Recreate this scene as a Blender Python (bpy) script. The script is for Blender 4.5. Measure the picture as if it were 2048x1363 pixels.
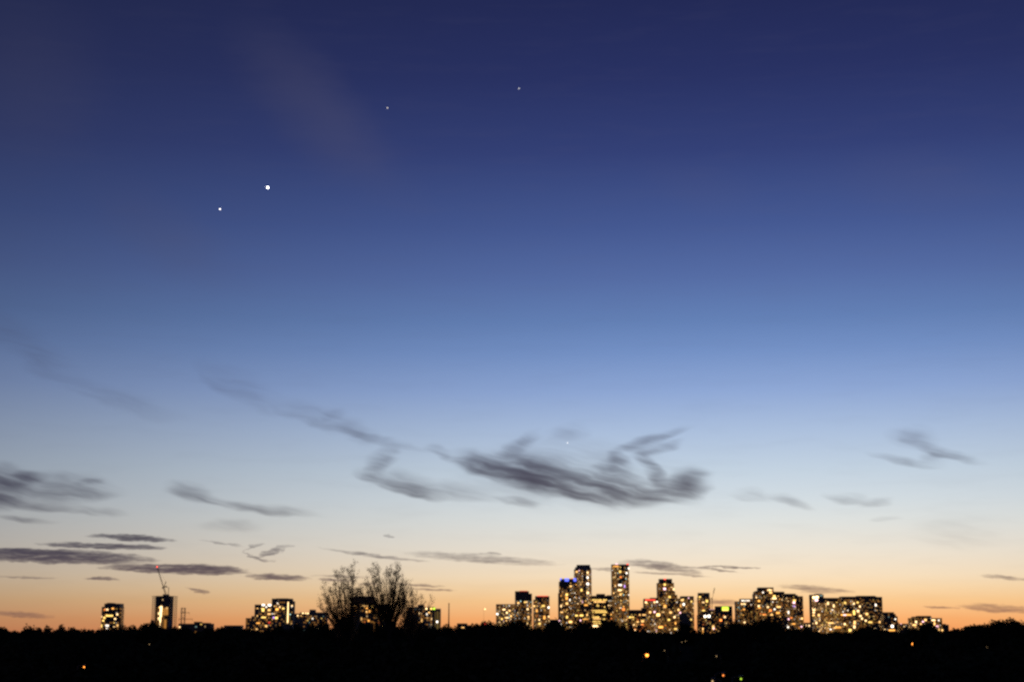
import bpy, math, random
import numpy as np
from mathutils import Vector, Matrix

R = math.radians
for o in list(bpy.data.objects):
    bpy.data.objects.remove(o)
S = bpy.context.scene
COL = S.collection

# ------------------------------------------------------------------ camera
PW, PH = 2048.0, 1363.0            # size of the photograph, used to turn its pixels into directions
F = 3151.0                         # focal length in those pixels (about 36 degrees across)
PITCH = math.atan(581.0 / F)       # horizon 581 px below the centre
CAM = Vector((0, 0, 15.0))         # a fifth-floor balcony, just above the treetops
cd = bpy.data.cameras.new('camera')
cam = bpy.data.objects.new('camera', cd)
COL.objects.link(cam)
cam.location = CAM
cam.rotation_euler = (math.pi / 2 + PITCH, 0, 0)
cd.sensor_width = 36.0
cd.lens = 36.0 * F / PW
cd.clip_start = 0.5
cd.clip_end = 300000
S.camera = cam

S.view_settings.view_transform = 'Standard'
S.view_settings.look = 'None'
S.view_settings.exposure = 0.0
S.view_settings.gamma = 1.0
S.cycles.filter_width = 2.6
S.cycles.use_denoising = False
S.cycles.sample_clamp_indirect = 0.4
S.cycles.max_bounces = 4
S.cycles.diffuse_bounces = 2
S.cycles.use_adaptive_sampling = True
S.cycles.adaptive_threshold = 0.01


def direction(px, py):
    xc = (px - PW / 2) / F
    yc = (PH / 2 - py) / F
    c, s = math.cos(PITCH), math.sin(PITCH)
    return Vector((xc, c - yc * s, s + yc * c))


def at(px, py, D):
    """point seen at a pixel of the photograph, on the wall that stands D metres to the west"""
    d = direction(px, py)
    return CAM + d * (D / d.y)


def azel(px, py):
    d = direction(px, py).normalized()
    return math.degrees(math.atan2(d.x, d.y)), math.degrees(math.asin(d.z))


def lin(r, g, b):
    f = lambda v: (v / 255 / 12.92) if v / 255 <= 0.04045 else ((v / 255 + 0.055) / 1.055) ** 2.4
    return (f(r), f(g), f(b), 1.0)


# ------------------------------------------------------------------ sky after sunset
W = bpy.data.worlds.new('World')
S.world = W
W.use_nodes = True
NT = W.node_tree
NT.nodes.clear()


def node(kind, **kw):
    n = NT.nodes.new(kind)
    for k, v in kw.items():
        setattr(n, k, v)
    return n


def put(sock, v):
    if isinstance(v, bpy.types.NodeSocket):
        NT.links.new(v, sock)
    else:
        sock.default_value = v


def m(op, a, b=0.0, c=0.0, clamp=False):
    n = node('ShaderNodeMath', operation=op, use_clamp=clamp)
    put(n.inputs[0], a)
    put(n.inputs[1], b)
    put(n.inputs[2], c)
    return n.outputs[0]


def vm(op, a, b=None, scale=None):
    n = node('ShaderNodeVectorMath', operation=op)
    put(n.inputs[0], a)
    if b is not None:
        put(n.inputs[1], b)
    if scale is not None:
        put(n.inputs['Scale'], scale)
    return n.outputs['Value'] if op == 'DOT_PRODUCT' else n.outputs['Vector']


def mixc(f, a, b):
    n = node('ShaderNodeMix', data_type='RGBA')
    put(n.inputs['Factor'], f)
    put(n.inputs['A'], a)
    put(n.inputs['B'], b)
    return n.outputs['Result']


def comb(x, y, z):
    n = node('ShaderNodeCombineXYZ')
    put(n.inputs[0], x)
    put(n.inputs[1], y)
    put(n.inputs[2], z)
    return n.outputs[0]


def noise(vec, scale, detail, rough=0.55):
    n = node('ShaderNodeTexNoise', noise_dimensions='3D')
    put(n.inputs['Vector'], vec)
    n.inputs['Scale'].default_value = scale
    n.inputs['Detail'].default_value = detail
    n.inputs['Roughness'].default_value = rough
    return n


tc = node('ShaderNodeTexCoord')
sep = node('ShaderNodeSeparateXYZ')
put(sep.inputs[0], tc.outputs['Generated'])
U = m('MULTIPLY', m('ARCTAN2', sep.outputs[0], sep.outputs[1]), 180 / math.pi)   # azimuth, degrees from due west
V = m('MULTIPLY', m('ARCSINE', sep.outputs[2]), 180 / math.pi)                   # elevation, degrees


def ramp(stops):
    n = node('ShaderNodeValToRGB')
    cr = n.color_ramp
    cr.interpolation = 'LINEAR'
    while len(cr.elements) > 1:
        cr.elements.remove(cr.elements[-1])
    for i, (e, c) in enumerate(stops):
        p = math.sqrt(max(e, 0) / 90.0)
        el = cr.elements[0] if i == 0 else cr.elements.new(p)
        el.position = p
        el.color = c
    return n


def elev_of(py):
    return azel(1400, py)[1]


WEST = [(0.0, lin(246, 146, 80)), (elev_of(1236), lin(254, 178, 111)), (elev_of(1200), lin(254, 204, 144)),
        (elev_of(1175), lin(252, 217, 170)), (elev_of(1150), lin(249, 225, 191)), (elev_of(1100), lin(238, 228, 211)),
        (elev_of(1040), lin(223, 226, 223)), (elev_of(1000), lin(212, 221, 226)), (elev_of(940), lin(196, 211, 225)),
        (elev_of(860), lin(172, 192, 221)), (elev_of(780), lin(143, 168, 213)), (elev_of(700), lin(116, 145, 197)),
        (elev_of(640), lin(100, 129, 182)), (elev_of(550), lin(85, 108, 164)), (elev_of(450), lin(69, 89, 146)),
        (elev_of(300), lin(52, 65, 119)), (elev_of(150), lin(41, 50, 99)), (elev_of(0), lin(35, 42, 86)),
        (40, lin(25, 30, 62)), (90, lin(19, 22, 48))]
EAST = [(0.0, lin(66, 62, 72)), (6, lin(58, 60, 80)), (15, lin(40, 46, 72)), (30, lin(27, 32, 58)), (90, lin(19, 22, 48))]
tpos = m('SQRT', m('DIVIDE', m('MAXIMUM', V, 0.0), 90.0))
rw, re_ = ramp(WEST), ramp(EAST)
put(rw.inputs[0], tpos)
put(re_.inputs[0], tpos)
aw = m('DIVIDE', m('SUBTRACT', U, 9.0), 32.5)
glow = m('POWER', 2.71828, m('MULTIPLY', m('MULTIPLY', aw, aw), -1.0))           # the afterglow lies to the west
sky_col = mixc(glow, re_.outputs[0], rw.outputs[0])

# --- clouds: wisps given by the two ends of each, in azimuth and elevation
flat = comb(m('MULTIPLY', U, 0.55), m('MULTIPLY', V, 1.3), 0.0)
w1 = noise(flat, 0.9, 2.0)
off = vm('SUBTRACT', w1.outputs['Color'], (0.5, 0.5, 0.5))
UV = comb(U, V, 1.0)
P_HIGH = vm('ADD', UV, vm('MULTIPLY', off, (1.2, 0.5, 0.0)))
w2 = noise(comb(m('MULTIPLY', U, 1.0), m('MULTIPLY', V, 3.0), 4.0), 2.0, 3.0)
off2 = vm('SUBTRACT', w2.outputs['Color'], (0.5, 0.5, 0.5))
P_LOW = vm('ADD', UV, vm('MULTIPLY', off2, (0.9, 0.16, 0.0)))


def stroke(acc, P, x0, y0, x1, y1, sag, wu, wd, amp, soft):
    """one wisp: ends in photo pixels, sag > 0 bows it downwards, wu / wd its half width above / below"""
    a = Vector(azel(x0, y0))
    b = Vector(azel(x1, y1))
    c = (a + b) / 2
    h = (b - a).length / 2
    d = (b - a).normalized()
    n = Vector((-d.y, d.x))
    if n.y < 0:
        n = -n
    k = 0.0178
    if soft:
        wu, wd, amp = wu * 2.2, wd * 2.2, amp * 0.9
    wu, wd, sag = wu * k, wd * k, sag * k
    s = vm('DOT_PRODUCT', P, (d.x / h, d.y / h, -(d.dot(c)) / h))
    t = vm('DOT_PRODUCT', P, (n.x, n.y, -n.dot(c)))
    mm = m('MULTIPLY_ADD', s, s, -1.0)
    if sag:
        t = m('MULTIPLY_ADD', mm, -sag, t)                # t + sag * (1 - s^2)
    if abs(wu - wd) < 1e-6:
        g = m('MULTIPLY', t, 1 / wu)
    else:
        p, q = (1 / wu + 1 / wd) / 2, (1 / wu - 1 / wd) / 2
        g = m('MULTIPLY_ADD', m('ABSOLUTE', t), p, m('MULTIPLY', t, q))
    dd = m('MULTIPLY', m('MULTIPLY_ADD', g, g, mm), -1.0, clamp=True)
    if soft:
        dd = m('MULTIPLY', dd, dd)
    return m('MULTIPLY_ADD', dd, amp, acc)


HIGH = [
    # the large ragged cloud above the towers
    (872, 902, 1300, 1012, 10, 24, 13, 0.95), (862, 903, 1110, 975, 2, 16, 12, 0.75), (960, 912, 1190, 992, 0, 26, 20, 0.95),
    (1120, 945, 1340, 990, 10, 24, 18, 0.95), (1225, 988, 1424, 962, 12, 20, 13, 0.75), (1330, 958, 1432, 974, 2, 21, 16, 0.75),
    (1252, 900, 1334, 988, -18, 10, 9, 0.95), (1188, 910, 1390, 848, 6, 8, 6, 0.7), (1255, 908, 1380, 880, 4, 7, 6, 0.45),
    (1195, 895, 1275, 945, 6, 12, 10, 0.55), (1170, 945, 1270, 915, 0, 14, 10, 0.35), (965, 988, 1095, 1012, 2, 5, 5, 0.55),
    (990, 915, 1095, 862, 4, 12, 9, 0.42), (1085, 880, 1190, 852, 0, 12, 10, 0.2), (690, 938, 930, 998, 15, 16, 5, 0.8),
    (738, 980, 808, 884, -10, 17, 12, 0.5), (765, 945, 880, 990, 3, 17, 12, 0.35), (820, 975, 1010, 1000, 3, 16, 7, 0.26), (850, 893, 905, 915, 0, 10, 7, 0.4), (870, 955, 1430, 980, 0, 52, 30, 0.36),
    (1070, 978, 1268, 1014, 2, 7, 4, 0.45), (1250, 985, 1420, 1002, 2, 14, 9, 0.3),
    # long arc to its left
    (370, 715, 580, 836, 10, 26, 9, 0.2), (520, 800, 740, 874, 10, 20, 5, 0.28), (615, 838, 700, 822, 0, 9, 7, 0.26),
    (620, 843, 910, 910, 6, 6, 4, 0.28), (660, 840, 755, 890, 0, 18, 10, 0.26),
    (-80, 590, 200, 796, 10, 24, 16, 0.2), (90, 745, 390, 838, 16, 16, 9, 0.19),
    # left edge
    (-80, 985, 85, 962, 0, 26, 24, 1.5), (22, 955, 104, 953, 0, 10, 9, 1.1), (-10, 982, 255, 992, 2, 26, 9, 0.75),
    (138, 964, 216, 965, 0, 5, 4, 0.6), (-20, 990, 150, 1014, 8, 9, 5, 0.7), (50, 1003, 280, 1032, 4, 7, 4, 0.36), (-40, 1030, 135, 1041, 2, 4, 3, 0.5),
    (308, 980, 450, 1008, 2, 19, 6, 0.6), (350, 988, 660, 1036, 7, 9, 4, 0.62), (375, 1050, 540, 1052, 0, 9, 6, 0.2),
    # to the right
    (1785, 866, 1972, 925, 8, 8, 5, 0.62), (1718, 905, 1912, 940, 3, 7, 4, 0.42), (1830, 900, 1900, 930, 0, 16, 12, 0.16), (1765, 868, 1890, 882, 0, 16, 12, 0.3),
    (1455, 984, 1565, 1000, 0, 9, 6, 0.25), (1535, 988, 1645, 1019, 2, 9, 6, 0.36), (1645, 990, 1745, 1008, -2, 6, 4, 0.36), (1705, 1010, 1800, 999, 0, 5, 4, 0.3),
    (1730, 1042, 1810, 1034, 0, 4, 3, 0.22), (1790, 1075, 2040, 1082, 0, 30, 12, 0.12)]
VEIL = [(430, 0, 800, 410, -12, 48, 56, 0.20), (-160, 150, 260, 170, 0, 100, 100, 0.15), (130, 350, 520, 590, 0, 46, 40, 0.14), (560, 120, 900, 470, 0, 40, 40, 0.06), (1600, 330, 2090, 400, 0, 40, 40, 0.08), (1250, 330, 1560, 420, 0, 30, 30, 0.05)]   # thin veils high up
LOW = [
    (172, 1070, 356, 1081, 0, 8, 6, 1.5), (70, 1087, 345, 1096, 0, 7, 6, 1.4), (-110, 1107, 320, 1120, 0, 18, 13, 1.7), (-110, 1098, 180, 1106, 0, 8, 6, 0.9), (190, 1133, 505, 1144, 0, 11, 9, 1.7), (330, 1130, 500, 1139, 0, 7, 6, 1.0),
    (486, 1151, 624, 1156, 0, 8, 7, 1.2), (168, 1155, 245, 1158, 0, 3, 3, 0.9), (374, 1173, 417, 1187, 0, 4, 4, 0.85), (-20, 1152, 120, 1155, 0, 3, 3, 0.5),
    (508, 1116, 585, 1090, 0, 9, 5, 0.62), (480, 1096, 556, 1120, 9, 3, 3, 0.55), (482, 1101, 535, 1086, -3, 2.5, 2.5, 0.5), (400, 1078, 490, 1092, 0, 3, 3, 0.36),
    (630, 1093, 865, 1122, 3, 4, 4, 0.5), (800, 1104, 1130, 1128, 2, 12, 9, 0.42), (958, 1106, 1004, 1107, 0, 2.5, 2.5, 0.6),
    (1180, 1136, 1245, 1141, 0, 6, 4, 0.55), (1235, 1124, 1410, 1148, -2, 14, 7, 0.7), (1250, 1141, 1430, 1152, 0, 3, 3, 0.5),
    (1355, 1131, 1490, 1144, 0, 3, 3, 0.8), (1435, 1132, 1518, 1137, 0, 2.5, 2.5, 0.8), (1395, 1133, 1455, 1131, 0, 2, 2, 0.6),
    (1550, 1171, 1710, 1183, 0, 8, 5, 0.55), (1845, 1212, 1918, 1215, 0, 3, 3, 0.7), (1915, 1211, 2080, 1222, 0, 10, 8, 0.6), (1950, 1149, 2080, 1160, 0, 4, 4, 0.45),
    (630, 1157, 715, 1161, 0, 3, 3, 0.8), (620, 1149, 745, 1154, 0, 3, 3, 0.5), (700, 1166, 770, 1168, 0, 2.5, 2.5, 0.5), (790, 1167, 892, 1172, 0, 3, 3, 0.7), (800, 1177, 915, 1180, 0, 3, 3, 0.7),
    (-30, 1224, 115, 1234, 0, 7, 6, 0.5), (1390, 1200, 1490, 1206, 0, 6, 5, 0.6), (770, 1070, 792, 1073, 0, 4, 4, 0.4), (1600, 1182, 1680, 1186, 0, 4, 4, 0.4)]
acc_h = 0.0
for q in HIGH:
    acc_h = stroke(acc_h, P_HIGH, *q, True)
acc_v = 0.0
for q in VEIL:
    acc_v = stroke(acc_v, P_HIGH, *q, True)
acc_l = 0.0
for q in LOW:
    acc_l = stroke(acc_l, P_LOW, *q, False)
# drawn-out filaments: noise stretched along the wind, which falls a little to the north
ca, sa = math.cos(R(-13)), math.sin(R(-13))
sp = node('ShaderNodeSeparateXYZ')
put(sp.inputs[0], P_HIGH)
along = m('ADD', m('MULTIPLY', sp.outputs[0], ca), m('MULTIPLY', sp.outputs[1], sa))
across = m('ADD', m('MULTIPLY', sp.outputs[0], -sa), m('MULTIPLY', sp.outputs[1], ca))
fil = noise(comb(m('MULTIPLY', along, 0.5), m('MULTIPLY', across, 3.6), 2.0), 1.0, 4.0, 0.5)
filv = m('MULTIPLY_ADD', fil.outputs['Fac'], 3.0, -0.62)
d_h = m('MULTIPLY', acc_h, m('MAXIMUM', filv, 0.22))
strat = noise(comb(m('MULTIPLY', U, 1.6), m('MULTIPLY', V, 11.0), 7.0), 1.0, 4.0, 0.6)
d_l = m('MULTIPLY', acc_l, m('MAXIMUM', m('MULTIPLY_ADD', strat.outputs['Fac'], 4.6, -1.0), 0.0))
# a last trace of thin cloud everywhere in the lower sky
vs = noise(comb(m('MULTIPLY', U, 0.35), m('MULTIPLY', V, 2.2), 11.0), 1.0, 4.0, 0.55)
veil = m('MULTIPLY', m('MAXIMUM', m('MULTIPLY_ADD', vs.outputs['Fac'], 1.0, -0.5), 0.0), 0.14)
depth = m('ADD', m('ADD', d_h, d_l), m('ADD', veil, acc_v))
cover = m('SUBTRACT', 1.0, m('POWER', 2.71828, m('MULTIPLY', depth, -1.25)))
cw = ramp([(0, lin(160, 100, 76)), (elev_of(1170), lin(112, 88, 86)), (elev_of(1110), lin(86, 76, 84)), (elev_of(1060), lin(80, 76, 84)), (elev_of(950), lin(72, 69, 84)), (elev_of(780), lin(80, 84, 108)), (elev_of(400), lin(96, 94, 120)), (90, lin(48, 48, 66))])
put(cw.inputs[0], tpos)
cl_col = mixc(glow, re_.outputs[0], cw.outputs[0])
fin = mixc(cover, sky_col, cl_col)
bg = node('ShaderNodeBackground')
put(bg.inputs['Color'], fin)
bg.inputs['Strength'].default_value = 1.0
ow = node('ShaderNodeOutputWorld')
NT.links.new(bg.outputs[0], ow.inputs['Surface'])
W.cycles.sampling_method = 'MANUAL'
W.cycles.sample_map_resolution = 512

# ------------------------------------------------------------------ materials
MAT = {}


def surface(name, col, rough=0.85, var=0.25, scale=0.4, spec=0.2, metal=0.0):
    mt = bpy.data.materials.new(name)
    mt.use_nodes = True
    t = mt.node_tree
    b = t.nodes['Principled BSDF']
    nz = t.nodes.new('ShaderNodeTexNoise')
    nz.inputs['Scale'].default_value = scale
    nz.inputs['Detail'].default_value = 4
    co = t.nodes.new('ShaderNodeTexCoord')
    t.links.new(co.outputs['Object'], nz.inputs['Vector'])
    r = t.nodes.new('ShaderNodeValToRGB')
    r.color_ramp.elements[0].position = 0.3
    r.color_ramp.elements[1].position = 0.7
    r.color_ramp.elements[0].color = tuple(c * (1 - var) for c in col) + (1,)
    r.color_ramp.elements[1].color = tuple(min(1, c * (1 + var)) for c in col) + (1,)
    t.links.new(nz.outputs['Fac'], r.inputs[0])
    t.links.new(r.outputs[0], b.inputs['Base Color'])
    b.inputs['Roughness'].default_value = rough
    b.inputs['Specular IOR Level'].default_value = spec
    b.inputs['Metallic'].default_value = metal
    MAT[name] = mt
    return mt


def glowing(name, col, strength, sample=False):
    mt = bpy.data.materials.new(name)
    mt.use_nodes = True
    t = mt.node_tree
    b = t.nodes['Principled BSDF']
    b.inputs['Base Color'].default_value = (0.05, 0.05, 0.05, 1)
    b.inputs['Roughness'].default_value = 0.3
    b.inputs['Emission Color'].default_value = tuple(col) + (1,)
    b.inputs['Emission Strength'].default_value = strength
    if not sample:
        mt.cycles.emission_sampling = 'NONE'
    MAT[name] = mt
    return mt


surface('concrete', (0.33, 0.31, 0.29), scale=0.08)
surface('pale_panel', (0.42, 0.41, 0.40), scale=0.08)
surface('brick', (0.28, 0.18, 0.14), scale=0.1)
surface('dark_cladding', (0.17, 0.155, 0.15), rough=0.5, scale=0.1)
surface('dark_glass', (0.03, 0.035, 0.04), rough=0.12, var=0.3, spec=0.5)
surface('steel', (0.22, 0.21, 0.20), rough=0.5, scale=1.0)
surface('crane_paint', (0.30, 0.12, 0.08), rough=0.5, scale=1.0)
surface('bark', (0.055, 0.045, 0.035), scale=2.0, spec=0.0)
surface('leaf', (0.045, 0.055, 0.03), rough=0.7, var=0.45, scale=0.25, spec=0.0)
surface('leaf_olive', (0.055, 0.052, 0.03), rough=0.7, var=0.45, scale=0.25, spec=0.0)
surface('young_leaf', (0.07, 0.06, 0.04), rough=0.7, var=0.4, scale=0.5, spec=0.0)
yl = MAT['young_leaf'].node_tree
tr = yl.nodes.new('ShaderNodeBsdfTranslucent')
tr.inputs['Color'].default_value = (0.45, 0.26, 0.13, 1)
mx = yl.nodes.new('ShaderNodeMixShader')
mx.inputs[0].default_value = 0.75
yl.links.new(yl.nodes['Principled BSDF'].outputs[0], mx.inputs[1])
yl.links.new(tr.outputs[0], mx.inputs[2])
yl.links.new(mx.outputs[0], yl.nodes['Material Output'].inputs['Surface'])
surface('grass', (0.04, 0.045, 0.03), scale=0.05, spec=0.0)
TINT = {'warm': (1.0, 0.54, 0.17), 'amber': (1.0, 0.42, 0.08), 'yellow': (1.0, 0.62, 0.15), 'cream': (1.0, 0.63, 0.28),
        'white': (1.0, 0.86, 0.70), 'orange': (1.0, 0.26, 0.05), 'red': (1.0, 0.07, 0.04), 'blue': (0.12, 0.16, 1.0),
        'violet': (0.65, 0.35, 1.0), 'green': (0.62, 1.0, 0.06), 'sodium': (1.0, 0.30, 0.04), 'teal': (0.55, 0.85, 0.80), 'rose': (1.0, 0.55, 0.62)}


def lit(tint, strength):
    key = 'lit_%s_%.2f' % (tint, strength)
    return MAT.get(key) or glowing(key, TINT[tint], strength)


# ------------------------------------------------------------------ mesh helpers
class MB:
    def __init__(self):
        self.v, self.f = [], []

    def prism(self, poly, z0, z1):
        n, k = len(poly), len(self.v)
        self.v += [(x, y, z0) for x, y in poly] + [(x, y, z1) for x, y in poly]
        self.f += [(k + i, k + (i + 1) % n, k + n + (i + 1) % n, k + n + i) for i in range(n)]
        self.f += [tuple(k + n + i for i in range(n)), tuple(k + n - 1 - i for i in range(n))]
        return self

    def box(self, x0, x1, y0, y1, z0, z1):
        return self.prism([(x0, y0), (x1, y0), (x1, y1), (x0, y1)], z0, z1)

    def bar(self, a, b, r0, r1=None, n=4):
        a, b = Vector(a), Vector(b)
        r1 = r0 if r1 is None else r1
        d = (b - a)
        if d.length < 1e-6:
            return self
        d.normalize()
        u = d.orthogonal().normalized()
        w = d.cross(u)
        k = len(self.v)
        for p, r in ((a, r0), (b, r1)):
            for i in range(n):
                t = 2 * math.pi * i / n
                self.v.append(tuple(p + (u * math.cos(t) + w * math.sin(t)) * r))
        self.f += [(k + i, k + (i + 1) % n, k + n + (i + 1) % n, k + n + i) for i in range(n)]
        self.f += [tuple(k + n + i for i in range(n)), tuple(k + n - 1 - i for i in range(n))]
        return self

    def ball(self, c, r, rings=6, seg=8, sz=1.0):
        k = len(self.v)
        for i in range(1, rings):
            t = math.pi * i / rings
            for j in range(seg):
                p = 2 * math.pi * j / seg
                self.v.append((c[0] + r * math.sin(t) * math.cos(p), c[1] + r * math.sin(t) * math.sin(p), c[2] + r * sz * math.cos(t)))
        top, bot = len(self.v), len(self.v) + 1
        self.v += [(c[0], c[1], c[2] + r * sz), (c[0], c[1], c[2] - r * sz)]
        for i in range(rings - 2):
            for j in range(seg):
                a, b = k + i * seg + j, k + i * seg + (j + 1) % seg
                self.f.append((a, a + seg, b + seg, b))
        e = k + (rings - 2) * seg
        for j in range(seg):
            self.f.append((top, k + j, k + (j + 1) % seg))
            self.f.append((bot, e + (j + 1) % seg, e + j))
        return self

    def lattice(self, a, b, w, r, step, n=4):
        """square lattice girder between two points"""
        a, b = Vector(a), Vector(b)
        d = b - a
        L = d.length
        d.normalize()
        u = d.cross(Vector((0, 1, 0)))
        if u.length < 1e-4:
            u = Vector((1, 0, 0))
        u.normalize()
        v = d.cross(u)
        cs = [(u + v) * w / 2, (u - v) * w / 2, (-u - v) * w / 2, (-u + v) * w / 2]
        for c in cs:
            self.bar(a + c, b + c, r, n=n)
        k = max(1, int(L / step))
        for i in range(k):
            p, q = a + d * (L * i / k), a + d * (L * (i + 1) / k)
            for j in range(4):
                self.bar(p + cs[j], q + cs[(j + 1) % 4], r * 0.6, n=3)
        return self

    def mesh(self, name, mat):
        me = bpy.data.meshes.new(name)
        me.from_pydata(self.v, [], self.f)
        me.materials.append(MAT[mat] if isinstance(mat, str) else mat)
        me.update()
        return me

    def build(self, name, mat, parent=None, loc=None, smooth=False):
        me = self.mesh(name, mat)
        if smooth:
            me.polygons.foreach_set('use_smooth', [True] * len(me.polygons))
        o = bpy.data.objects.new(name, me)
        COL.objects.link(o)
        if loc is not None:
            o.location = loc
        o.parent = parent
        return o


def tag(o, label=None, category=None, group=None, kind=None):
    if label:
        o['label'] = label
    if category:
        o['category'] = category
    if group:
        o['group'] = group
    if kind:
        o['kind'] = kind
    return o


def thing(name, loc, label, category, group=None, rz=0.0):
    o = bpy.data.objects.new(name, None)
    o.empty_display_size = 1.0
    COL.objects.link(o)
    o.location = loc
    o.rotation_euler = (0, 0, rz)
    return tag(o, label, category, group)


# ------------------------------------------------------------------ ground
g = MB()
n = 48
ring = [(70000 * math.cos(2 * math.pi * i / n), 70000 * math.sin(2 * math.pi * i / n), 0) for i in range(n)]
g.v = ring
g.f = [tuple(range(n))]
tag(g.build('ground', 'grass'), kind='structure')

# ------------------------------------------------------------------ buildings
PANE = {}


def pane_mesh(mat):
    if mat.name not in PANE:
        PANE[mat.name] = MB().box(-0.5, 0.5, -0.5, 0.5, -0.5, 0.5).mesh('pane', mat)
    return PANE[mat.name]


def piece(name, mat, parent, base, p, rz, w, h, t=0.12):
    o = bpy.data.objects.new(name, pane_mesh(mat))
    COL.objects.link(o)
    o.parent = parent
    o.location = p - base
    o.rotation_euler = (0, 0, rz)
    o.scale = (w, t, h)
    return o


def footprint(x0, x1, y0, y1, plan):
    cx, cy, hx, hy = (x0 + x1) / 2, (y0 + y1) / 2, (x1 - x0) / 2, (y1 - y0) / 2
    if plan == 'round':
        out = []
        for i in range(16):
            t = 2 * math.pi * (i + 0.5) / 16
            c, s = math.cos(t), math.sin(t)
            e = 0.62
            out.append((cx + hx * math.copysign(abs(c) ** e, c), cy + hy * math.copysign(abs(s) ** e, s)))
        mx = max(p[0] for p in out) - cx
        return [(cx + (p[0] - cx) * hx / mx, p[1]) for p in out]
    if plan == 'cut':
        a, b = min(hx * 0.3, 6), min(hy * 0.3, 6)
        return [(x0 + a, y0), (x1 - a, y0), (x1, y0 + b), (x1, y1 - b), (x1 - a, y1), (x0 + a, y1), (x0, y1 - b), (x0, y0 + b)]
    return [(x0, y0), (x1, y0), (x1, y1), (x0, y1)]


def grow(poly, e):
    cx = sum(p[0] for p in poly) / len(poly)
    cy = sum(p[1] for p in poly) / len(poly)
    hx = max(abs(p[0] - cx) for p in poly)
    hy = max(abs(p[1] - cy) for p in poly)
    return [(cx + (p[0] - cx) * (hx + e) / hx, cy + (p[1] - cy) * (hy + e) / hy) for p in poly]


def hit(polys, px, py):
    """first wall met by the line of sight through a pixel"""
    d = direction(px, py)
    best = None
    for poly, z0, z1 in polys:
        for i in range(len(poly)):
            a, b = poly[i], poly[(i + 1) % len(poly)]
            ex, ey = b[0] - a[0], b[1] - a[1]
            den = d.x * ey - d.y * ex
            if abs(den) < 1e-9:
                continue
            t = (a[0] * ey - a[1] * ex) / den
            s = (a[0] * d.y - a[1] * d.x) / den
            if t > 0 and -0.02 <= s <= 1.02:
                z = CAM.z + d.z * t
                if z0 - 2 <= z <= z1 + 2 and (best is None or t < best[0]):
                    best = (t, Vector((d.x * t, d.y * t, z)), math.atan2(ey, ex))
    return best


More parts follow.
